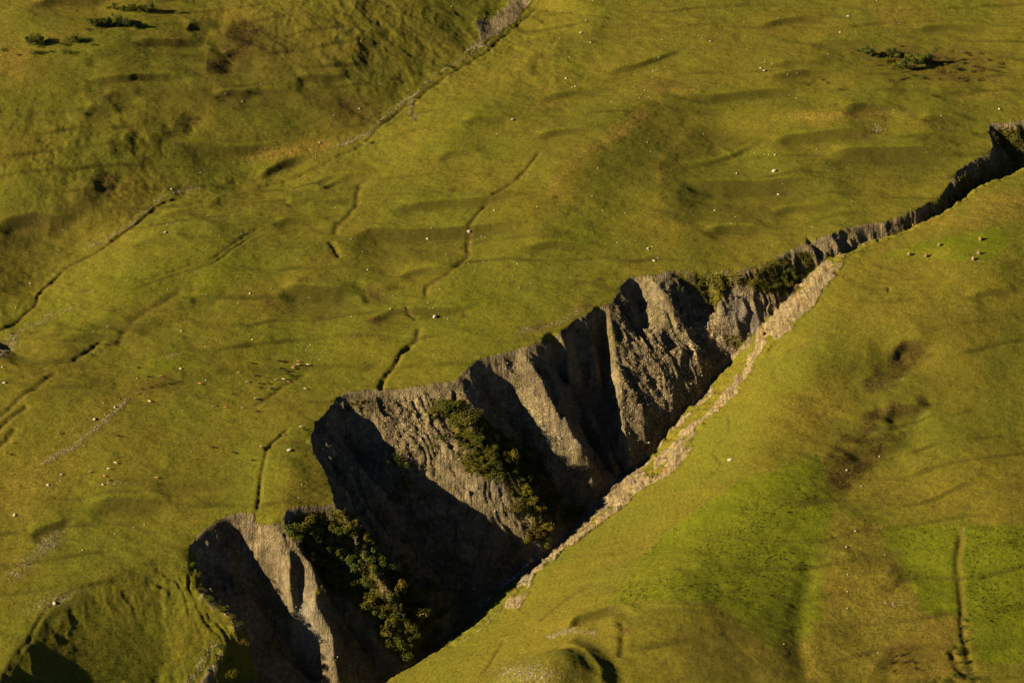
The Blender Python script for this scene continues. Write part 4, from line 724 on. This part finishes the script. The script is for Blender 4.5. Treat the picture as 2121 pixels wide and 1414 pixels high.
# ---- cattle: one continuous body each (barrel, legs, lowered neck, head, horns, tail)
def cow_mesh(name, mats, seed, grazing=True):
    V = []; F = []; mi = []
    def loft(secs, n=8, m=0):
        base = None
        for (cx, cy, cz, rw, rh, tilt) in secs:
            i0 = len(V)
            for q in range(n):
                t = 2 * pi * q / n; V.append((cx + sin(t) * rh * sin(tilt), cy + cos(t) * rw, cz + sin(t) * rh * cos(tilt)))
            if base is not None:
                for q in range(n): F.append((base + q, base + (q + 1) % n, i0 + (q + 1) % n, i0 + q)); mi.append(m(secs, cx) if callable(m) else m)
            else: F.append(tuple(i0 + q for q in reversed(range(n)))); mi.append(0)
            base = i0
        F.append(tuple(base + q for q in range(n))); mi.append(0)
    loft([(-.98, 0, 1.08, .12, .16, 0), (-.90, 0, 1.06, .27, .29, 0), (-.55, 0, 1.0, .34, .36, 0), (0, 0, .95, .38, .40, 0), (.45, 0, .97, .34, .40, 0), (.78, 0, 1.06, .25, .33, 0), (.95, 0, 1.08, .15, .22, 0)])
    nk = [(.80, 0, 1.12, .17, .24, .3), (1.10, 0, .98, .13, .18, .8), (1.32, 0, .72, .10, .14, 1.1)] if grazing else [(.80, 0, 1.15, .17, .24, -.5), (1.08, 0, 1.32, .13, .18, -.6), (1.26, 0, 1.45, .11, .13, -.4)]
    loft(nk)
    hd = [(1.28, 0, .76, .10, .12, 1.0), (1.38, 0, .58, .13, .13, 1.2), (1.46, 0, .38, .10, .10, 1.2), (1.50, 0, .22, .08, .08, 1.2)] if grazing else [(1.20, 0, 1.48, .10, .12, 0), (1.36, 0, 1.46, .13, .13, .2), (1.58, 0, 1.34, .09, .10, .3), (1.72, 0, 1.27, .075, .08, .3)]
    loft(hd, 7)
    ex, ez = (1.30, .72) if grazing else (1.24, 1.56)
    for s in (-1, 1):
        F0 = len(V); V.extend([(ex, s * .10, ez), (ex + .08, s * .11, ez + .04), (ex - .02, s * .30, ez + .02), (ex + .02, s * .12, ez - .08)]); F.extend([(F0, F0 + 1, F0 + 2), (F0 + 1, F0 + 3, F0 + 2), (F0 + 3, F0, F0 + 2)]); mi.extend([0] * 3)
        v2 = []; f2 = []; tube(V, F, [(ex - .02, s * .07, ez + .06), (ex - .02, s * .20, ez + .15), (ex + .06, s * .22, ez + .27)], [.03, .022, .008], 4); mi.extend([0] * (len(F) - len(mi)))
        for (lx, back) in ((.62, 0), (-.72, 1)):
            st = random.Random(seed + int(lx * 10) + s).uniform(-.10, .10)
            pts = [(lx, s * .20, .95), (lx + (.0 if not back else -.05), s * .21, .62), (lx + st * .4 + (.03 if not back else -.10), s * .20, .42), (lx + st + (0 if not back else -.04), s * .20, .12), (lx + st + .03, s * .20, 0)]
            tube(V, F, pts, [.15 if not back else .20, .095 if not back else .12, .062, .05, .065], 6); mi.extend([0] * (len(F) - len(mi)))
    tube(V, F, [(-.97, 0, 1.2), (-1.06, 0, 1.0), (-1.05, 0, .6), (-1.03, 0, .42)], [.035, .028, .022, .05], 5); mi.extend([0] * (len(F) - len(mi)))
    return raw_mesh(name, V, F, mats, True, mi)
def cow_mat(name, a, b, sc=1.2):
    m, nt, bs = new_mat(name); T = NT(nt); tc = T.add('ShaderNodeTexCoord'); n = T.noise(sc, 2, .5, vec=tc.outputs['Object']); T.link(T.mix(T.ramp(n, .48, .54), a, b), bs.inputs['Base Color']); bs.inputs['Roughness'].default_value = .75; return m
CMAT = {'black': cow_mat('black_hide', (.012, .010, .009), (.020, .016, .013)), 'orange': cow_mat('orange_tan_hide', (.30, .145, .045), (.38, .20, .075)), 'cream': cow_mat('cream_hide', (.42, .34, .22), (.50, .42, .29)), 'tan': cow_mat('tan_hide', (.30, .22, .12), (.40, .31, .19)), 'brown': cow_mat('brown_hide', (.15, .075, .03), (.22, .11, .045)), 'pied': cow_mat('pied_hide', (.55, .46, .34), (.33, .16, .06), 1.6)}
CMESH = {}
CWORD = {'black': 'black cow', 'orange': 'orange tan cow', 'cream': 'cream cow', 'tan': 'pale tan cow', 'brown': 'brown cow', 'pied': 'tan and white cow'}
def herd(where, items):
    byc = {}
    for it in items: byc.setdefault(it[2], []).append(it)
    for c, its in byc.items():
        its.sort(key=lambda t: t[0])
        for n, (px, py, cc, *rest) in enumerate(its):
            gr = random.random() < .75; k = (cc, gr)
            if k not in CMESH: CMESH[k] = cow_mesh('cow_' + cc, [CMAT[cc]], len(CMESH), gr)
            o = bpy.data.objects.new('cow', CMESH[k]); COL.link(o); P = spot(px, py + 2)[0]; o.location = P; o.location.z -= .03
            o.rotation_euler = (0, 0, rest[0] if rest else random.choice([0, pi]) + random.uniform(-.6, .6)); s = random.uniform(.88, 1.0); o.scale = (s, s, s)
            lab = f"{CWORD[cc]} {where}" if len(its) == 1 else f"{ORD[n]} of {NUM[len(its)]} {CWORD[cc]}s {where}"
            o['label'] = lab; o['category'] = 'cow'; o['group'] = 'cattle grazing on the left pasture'
q = 3.928
herd("around the bright green patch at left", [(1125/q,700+240/q,'black'),(1313/q,700+308/q,'orange'),(1210/q,700+312/q,'black'),(1628/q,700+370/q,'orange'),(1120/q,700+450/q,'brown'),(1215/q,700+513/q,'pied'),(866/q,700+52/q,'black')])
herd("in the main herd above the gully", [(530+x/q,700+y/q,c) for x,y,c in ((185,186,'black'),(215,190,'black'),(240,195,'black'),(205,245,'black'),(245,268,'black'),(268,272,'black'),(255,292,'black'),(295,303,'black'),(408,226,'black'),(347,188,'orange'),(320,226,'orange'),(303,243,'orange'),(345,214,'cream'),(425,216,'cream'))])
herd("just below the main herd", [(530+x/q,700+y/q,c) for x,y,c in ((170,335,'tan'),(225,333,'cream'),(265,355,'brown'),(35,370,'black'),(105,367,'black'),(40,403,'black'),(130,412,'black'),(5,303,'black'),(400,410,'tan'))])
herd("left of the main herd", [(x/q,700+y/q,c) for x,y,c in ((1895,455,'black'),(1745,550,'tan'),(1835,563,'orange'),(1975,566,'tan'),(2083,490,'pied'),(1945,280,'orange'),(2055,203,'black'),(2083,305,'black'),(2013,355,'tan'))])
herd("near the gully rim", [(530+x/q,700+y/q,c) for x,y,c in ((5,495,'black'),(20,595,'black'),(365,720,'cream'),(393,738,'black'),(415,752,'black'),(230,788,'brown'),(45,882,'tan'))])
herd("alone on the open left pasture", [(x/q,700+y/q,c) for x,y,c in ((485,772,'orange'),(962,794,'black'),(1735,888,'black'),(1905,930,'black'),(2055,992,'black'))])
herd("beside the ditch at far left", [(107/q,700+848/q,'orange'),(95/q,700+945/q,'black')])
herd("in the small group at lower left", [(x/q,700+y/q,c) for x,y,c in ((940,1015,'cream'),(885,1063,'cream'),(737,1088,'orange'),(850,1121,'orange'),(893,1158,'brown'),(1275,1135,'orange'))])

# ---- haystacks
def hay_mesh(seed):
    r = np.random.default_rng(seed); V = []; F = []; prof = [(0, 1.25), (.35, 1.38), (.9, 1.40), (1.5, 1.22), (2.1, .92), (2.6, .56), (2.95, .22), (3.1, .05)]; n = 26; lean = r.normal(0, .12, 2); base = None
    for z, rad in prof:
        i0 = len(V)
        for k in range(n):
            t = 2 * pi * k / n; rr = rad * (1 + .07 * sin(3 * t + seed) + .05 * r.normal()); V.append((cos(t) * rr + lean[0] * z / 3, sin(t) * rr + lean[1] * z / 3, z - .15 + .04 * r.normal()))
        if base is not None:
            for k in range(n): F.append((base + k, base + (k + 1) % n, i0 + (k + 1) % n, i0 + k))
        base = i0
    F.append(tuple(base + k for k in range(n)))
    for k in range(260):                       # loose straw standing off the stack
        t = r.uniform(0, 2 * pi); z = r.uniform(.05, 2.8); rad = np.interp(z, [p[0] for p in prof], [p[1] for p in prof]); p = np.array((cos(t) * rad, sin(t) * rad, z - .15)); d = np.array((cos(t) * .5, sin(t) * .5, -.8)) * r.uniform(.15, .4); s = np.array((-sin(t), cos(t), 0)) * .035; i = len(V)
        V += [tuple(p - s), tuple(p + s), tuple(p + d)]; F.append((i, i + 1, i + 2))
    return raw_mesh('haystack', V, F, [MAT['hay']])
for (px, py, s, lab) in ((1883,528,.95,"small haystack at the left end of the bright meadow"),(1918,532,1.0,"haystack beside the dry strip, second from left in the meadow"),(1945,509,.95,"haystack behind the dark tussocks in the middle of the meadow"),(2016,538,1.08,"haystack at the lower right edge of the bright meadow"),(2027,526,1.02,"haystack right of centre, just above the lowest haystack"),(2031,497,1.08,"topmost haystack standing alone on the bright meadow")):
    o = bpy.data.objects.new('haystack', hay_mesh(px)); COL.link(o); o.location = spot(px, py)[0]; o.scale = (s * .85, s * .85, s * .88); o['label'] = lab; o['category'] = 'haystack'; o['group'] = 'haystacks in the bright meadow'
# ---- boulders scattered on the pasture
def rock_mesh(seed, flat=False):
    r = np.random.default_rng(seed); bm = bmesh.new(); bmesh.ops.create_icosphere(bm, subdivisions=2, radius=1); ax = r.normal(size=(7, 3)); ax /= np.linalg.norm(ax, axis=1)[:, None]; off = r.uniform(.55, .95, 7)
    for v in bm.verts:
        p = np.array(v.co)
        for a, o in zip(ax, off):
            d = p @ a
            if d > o: p = p - a * (d - o)
        p *= np.array((1.15, .85, .45 if flat else .78)); v.co = p
    me = bpy.data.meshes.new('boulder'); bm.to_mesh(me); bm.free(); return me
RM = [rock_mesh(k) for k in range(5)]; RF = [rock_mesh(20 + k, True) for k in range(3)]
for k_, m_ in enumerate(RM + RF): m_.materials.append(MAT['rock'])
Q = 3.928
def zz(ox, oy, *pts): return [(ox + p[0] / Q, oy + p[1] / Q, (p[2] if len(p) > 2 else 0)) for p in pts]
ROCKS = []
ROCKS += zz(530,0,(1590,55),(855,338),(290,462),(1008,688),(730,738),(1240,737),(843,886,1),(1700,468),(1645,885),(1665,988),(2090,975,3),(520,1162,1),(485,1234),(487,1258),(487,1282),(448,1303),(880,1168),(862,1040),(632,942),(815,778),(40,688),(1375,1058),(1960,1092))
ROCKS += zz(1060,0,(660,5),(603,168,1),(563,268,3),(553,338),(643,348,1),(390,315),(400,90),(1225,65),(1023,92),(1392,137),(1890,185),(1225,325),(1618,338,1),(1548,315),(1520,293),(1465,395),(1198,470),(1245,545),(1175,573),(1150,580),(1147,628),(285,652),(442,640,1),(492,712),(515,705,1),(362,750),(993,714),(868,770),(1025,768),(1040,795),(1117,790),(810,832),(600,916),(122,432),(220,500),(470,468),(210,1072),(100,1125),(148,1197),(275,1227),(1105,1160),(1130,1235),(703,1370),(1303,1380),(1560,1088),(1975,1245),(2055,1258),(2090,1258),(2025,556,1),(2055,578,3),(1945,660),(2058,505),(1915,398),(845,878),(1080,735))
ROCKS += zz(1581,0,(925,8,1),(690,135,3),(1120,173),(625,265,1),(655,288),(570,322),(120,150),(10,505),(75,522),(525,443),(198,607),(275,600),(395,300),(1213,705),(1640,912),(1920,890,1),(940,875),(1060,898),(270,800),(212,778),(1275,1162),(1330,1237),(435,1213),(95,1262,1),(575,1370),(540,1327),(90,1395,2),(1450,945))
ROCKS += zz(0,350,(760,12),(60,155),(35,310),(1630,33),(1372,102),(1395,165,1),(515,498),(850,403),(1260,258),(1865,318),(1925,318),(2045,305),(1695,380),(1765,398),(1360,450),(1345,517,3),(1785,547),(1963,527),(2050,515),(468,692),(300,805),(245,930),(130,1128),(1035,903),(1325,1030),(1365,980),(2035,1012,1),(1885,1018),(1940,1092),(1680,1020),(1795,1197),(968,1130),(873,1282),(765,1320),(1478,1318,1),(2052,1388),(1620,853),(1487,885))
ROCKS += zz(530,350,(75,93),(178,60),(990,152),(1683,55),(1720,225),(1428,482),(1735,512,2),(1940,338,1),(1748,318),(645,315),(440,485),(1397,570,3),(865,672),(775,570),(340,745),(910,820,1),(1835,548),(1805,575),(1928,573),(1865,557),(1748,602),(1550,693),(1850,755),(1730,770),(1610,883),(1780,830),(2095,868),(1500,975),(1340,980),(1115,1032),(432,1047),(1095,1137,1),(1205,1142),(1415,1130),(1440,1132),(1455,1205,2),(1532,1208),(1562,1220),(1283,1250),(775,1200),(1400,1090),(1838,1300),(122,975),(600,778))
ROCKS += zz(1060,350,(135,47),(1832,38,1),(655,222),(925,360),(740,338),(1460,347),(1653,338,1),(1818,392),(1785,447),(860,600),(1110,648,1),(1145,632),(1157,747,3),(1190,723),(1115,665),(1448,725),(1480,683),(2060,590),(2115,622),(155,930),(60,970),(205,310),(45,770))
ROCKS += zz(1581,350,(803,76),(157,122),(123,210,1),(398,473)) + zz(0,0,(1285,872),(1970,828),(1835,762),(1985,575),(60,1380))
ROCKS += zz(0,700,(20,235,1),(35,365,3),(765,118),(375,460),(1668,68),(1470,250,1),(1115,328),(1675,343),(970,495),(935,562,1),(855,617),(770,660,3),(840,527),(1455,845),(500,1110,3),(390,1195,3),(490,1155),(838,1192,1),(880,1175),(1555,925),(1785,610),(1485,592),(2053,13),(1760,22),(1765,685),(685,880))
ROCKS += zz(0,1054,(120,50,3),(630,190),(672,333),(1090,147),(1175,128),(445,768,2),(935,200)) + zz(530,700,(345,55),(445,55),(410,100),(918,123),(1145,163),(1450,135),(1588,83),(515,177),(375,1190),(348,1300),(272,912,3),(62,1220),(70,1320))
ROCKS += zz(1581,1054,(750,178,1),(677,310,1),(685,532),(683,670),(683,805),(988,372),(995,760),(1058,788),(168,1098),(1632,165),(935,1165)) + zz(1060,700,(1950,495),(1775,993,3),(1115,850,3)) + zz(1581,700,(680,1075,1),(1135,335),(800,1203),(945,963))
LAND = [("above the upper creek",(750,170)),("beside the creek bed",(700,260)),("on the hummocks at top centre",(1180,60)),("on the top slope right of centre",(1450,80)),("at the upper right corner",(1780,40)),("below the top hummocks",(1160,180)),("by the tan patch, upper centre",(1360,185)),("left of the upper right bushes",(1630,140)),("above the narrow right gully",(2000,230)),("on the yellowish ridge",(1130,290)),("below the yellowish ridge",(1240,340)),("beside the path at upper right",(1590,320)),("above the right hand terrace",(1760,330)),("on the right hand terrace",(1600,370)),("at far left below the hummocks",(20,400)),("on the bank above the left creek",(320,430)),("on the meadow left of centre",(470,470)),("along the lower left creek",(70,600)),("around the double ditch",(420,620)),("below the double ditch",(480,690)),("on the slope at centre left",(580,370)),("at the top of the central meadow",(950,370)),("along the central ditch",(980,490)),("on the central terrace",(780,510)),("below the central ditch",(960,580)),("on the lower centre terrace",(880,645)),("above the gully head",(1360,520)),("on the dark slope over the gully",(1480,440)),("above the upper gully rim",(1600,500)),("on the slope at right of centre",(1240,420)),("along the rim of the middle gully",(1090,590)),("above the gully notch",(820,710)),("at far left below the creek",(20,770)),("near the bright green patch",(370,740)),("on the stony strip at left",(230,850)),("among the cattle at left",(440,850)),("in the lower left rock group",(140,990)),("at the lower left corner",(150,1100)),("on the grassy brow of the gully",(620,1010)),("on the tan field at lower right",(1760,1180)),("at the middle of the scrub strip",(1850,1250)),("on the slope right of the gully",(1530,930)),("beside the dark bank at right",(1790,970)),("among the upper left terraces",(420,200))]
SW = {0: ('small pale boulder', .46), 1: ('medium pale boulder', .85), 2: ('large white boulder', 1.55), 3: ('flat pale boulder', 1.35)}
buck = {}
for (px, py, t) in ROCKS:
    li = min(range(len(LAND)), key=lambda i: (LAND[i][1][0] - px) ** 2 + ((LAND[i][1][1] - py) * 1.4) ** 2)
    buck.setdefault((li, t), []).append((px, py))
for (li, t), its in buck.items():
    its.sort(); w, s0 = SW[t]
    for n, (px, py) in enumerate(its):
        s = s0 * random.uniform(.8, 1.2); o = bpy.data.objects.new('boulder', random.choice(RF if t == 3 else RM)); COL.link(o); P = spot(px, py)[0]; o.location = (P[0], P[1], P[2] + s * .18)
        o.scale = (s, s, s); o.rotation_euler = (random.uniform(-.2, .2), random.uniform(-.2, .2), random.uniform(0, 6.28))
        o['label'] = f"{w} {LAND[li][0]}" if len(its) == 1 else f"{ORD[n]} of {NUM[len(its)]} {w}s {LAND[li][0]}"
        o['category'] = 'boulder'; o['group'] = 'boulders scattered over the pasture'

# ---- uncountable cover, one mesh each
def weighted(M, n, lim=(-420, 420, -400, 480)):
    a = (X > lim[0]) & (X < lim[1]) & (Y > lim[2]) & (Y < lim[3]); w = np.where(a, M, 0).ravel(); c = np.cumsum(w); k = np.searchsorted(c, rng.random(n) * c[-1]); j, i = np.unravel_index(k, X.shape)
    x = X[j, i] + rng.uniform(-.5, .5, n) * DX; y = Y[j, i] + rng.uniform(-.5, .5, n) * DY; return x, y, ground(x, y)
def stuff(name, V, F, mats, label, mi=None):
    me = bpy.data.meshes.new(name); nv = len(V); nf, k = F.shape
    me.vertices.add(nv); me.vertices.foreach_set('co', V.astype(np.float32).ravel()); me.loops.add(nf * k); me.loops.foreach_set('vertex_index', F.astype(np.int32).ravel()); me.polygons.add(nf); me.polygons.foreach_set('loop_start', np.arange(0, nf * k, k, dtype=np.int32))
    for m in mats: me.materials.append(m)
    if mi is not None: me.polygons.foreach_set('material_index', mi.astype(np.int32))
    me.update(calc_edges=True); o = bpy.data.objects.new(name, me); COL.link(o); o['kind'] = 'stuff'; o['label'] = label; return o
def stones(name, M, n, smin, smax, mats, label):        # squashed, turned octahedra
    x, y, z = weighted(M, n); s = rng.uniform(smin, smax, n) ** 1.0 * rng.choice([.6, 1, 1.6], n, p=[.5, .4, .1]); a = rng.uniform(0, 6.28, n)
    B = np.array([(1, 0, 0), (0, .8, .1), (-.9, .1, 0), (0, -.75, -.1), (.1, 0, .6), (0, 0, -.6)]); T0 = np.array([(0, 1, 4), (1, 2, 4), (2, 3, 4), (3, 0, 4), (1, 0, 5), (2, 1, 5), (3, 2, 5), (0, 3, 5)])
    P = B[None] * s[:, None, None] * rng.uniform(.7, 1.3, (n, 6, 3)); ca, sa = np.cos(a)[:, None], np.sin(a)[:, None]
    V = np.stack([x[:, None] + P[..., 0] * ca - P[..., 1] * sa, y[:, None] + P[..., 0] * sa + P[..., 1] * ca, z[:, None] + s[:, None] * .2 + P[..., 2]], -1).reshape(-1, 3)
    F = (T0[None] + 6 * np.arange(n)[:, None, None]).reshape(-1, 3)
    return stuff(name, V, F, mats, label, np.repeat(rng.integers(0, len(mats), n), 8))
shale = simple_mat('shale_chips', ((.10, .078, .042), (.20, .16, .095)), 1.0)
palechip = simple_mat('pale_chips', ((.24, .195, .115), (.38, .32, .20)), 1.0)
stones('scree', C2[..., 3] * C1[..., 0] + .10 * C1[..., 0] * (FW > .3), 15000, .25, .6, [shale, palechip, shale], "loose pale and dark stones covering the gully walls")
stones('rubble_stones', np.clip(C2[..., 0] - .25, 0, 1), 5200, .12, .34, [MAT['rockgrey'], palechip, MAT['rock']], "small stones strewn in strips over the grass")
def tufts(name, M, n, hmin, hmax, mats, label, wid=.35):  # three leaning blades each
    x, y, z = weighted(M, n); h = rng.uniform(hmin, hmax, n); V = np.zeros((n, 9, 3)); 
    for b in range(3):
        a = rng.uniform(0, 6.28, n); l = rng.uniform(.15, .6, n) * h; w = h * wid
        cx, cy = np.cos(a), np.sin(a)
        V[:, b * 3] = np.stack([x - cy * w, y + cx * w, z - .05], -1); V[:, b * 3 + 1] = np.stack([x + cy * w, y - cx * w, z - .05], -1); V[:, b * 3 + 2] = np.stack([x + cx * l, y + cy * l, z + h], -1)
    return stuff(name, V.reshape(-1, 3), np.arange(n * 9).reshape(-1, 3), mats, label, np.repeat(rng.integers(0, len(mats), n), 3))
tg1 = simple_mat('grass_blades', ((.085, .074, .006), (.115, .100, .008)), .05, .9, 0); tg2 = simple_mat('grass_blades_dry', ((.105, .080, .010), (.15, .112, .017)), .05, .9, 0); tg3 = simple_mat('grass_blades_dark', ((.050, .050, .005), (.075, .070, .006)), .05, .9, 0)
heap = simple_mat('dark_heaps', ((.020, .022, .004), (.034, .034, .006)), .5, .9, 0); heath = simple_mat('brown_heath', ((.055, .036, .012), (.085, .055, .018)), .5, .9, 0)
bare = np.clip(1 - C1[..., 0] - C2[..., 1], 0, 1)
tufts('grass', bare * (1 - .7 * lush) * (1 - .6 * C3[..., 0]), 130000, .18, .55, [tg1, tg1, tg2, tg3, tg3], "short tufted pasture grass over the whole slope")
tufts('heath', (np.clip(C1[..., 3] - .5, 0, 1) + .6 * SCAR) * bare, 9000, .25, .6, [heath, tg3, heath], "brown heath and bracken in patches on the banks")
tufts('undergrowth', np.clip(C3[..., 0] - .2, 0, 1), 17000, .4, 1.3, [MAT['olive'], MAT['green'], tg3, MAT['brown']], "rough undergrowth on the gully spurs")
clus = np.clip(.35 + fbm(X / 24, Y / 24, 131, 2), .05, 1.4)
tufts('meadow_heaps', np.clip(MEADOW - .4, 0, 1) * clus, 1500, .4, .75, [heap], "dark heaps and clumps dotted over the mown green meadows", .45)  # dung heaps and molehills of the meadow, drawn as tufts of blades
# ---- the stream in the shaded bed
sp = np.array([(1118,1150),(1090,1172),(1066,1196),(1040,1215),(1016,1234),(1007,1252),(990,1278),(968,1300),(946,1318),(925,1332)], float); C = catmull(sp, 8); W = spot(C[:, 0], C[:, 1])
dxy = np.gradient(W[:, :2], axis=0); dxy /= np.linalg.norm(dxy, axis=1)[:, None] + 1e-9; nrm = np.stack([-dxy[:, 1], dxy[:, 0]], -1); wd = .55 + .35 * np.abs(vnoise(np.arange(len(W)) * .6, np.zeros(len(W)), 3))
L_ = W[:, :2] + nrm * wd[:, None]; R_ = W[:, :2] - nrm * wd[:, None]
V = np.vstack([np.column_stack([L_, ground(L_[:, 0], L_[:, 1]) + .15]), np.column_stack([R_, ground(R_[:, 0], R_[:, 1]) + .15])]); n = len(W)
wm, wnt, wb = new_mat('stream_water'); wT = NT(wnt); wb.inputs['Roughness'].default_value = .18; wb.inputs['Specular IOR Level'].default_value = .5; wn_ = wT.noise(.8, 4, .7); wT.link(wT.mix(wT.ramp(wn_, .5, .62), (.04, .045, .045), (.32, .33, .33)), wb.inputs['Base Color']); wT.link(wT.bump(wn_, .5, .2), wb.inputs['Normal'])
me_s = raw_mesh('stream', [tuple(v) for v in V], [(i, i + 1, n + i + 1, n + i) for i in range(n - 1)], [wm], True); st_o = bpy.data.objects.new('stream', me_s); COL.link(st_o); st_o['kind'] = 'structure'; st_o['label'] = "thin pale stream running along the shaded gully bed"
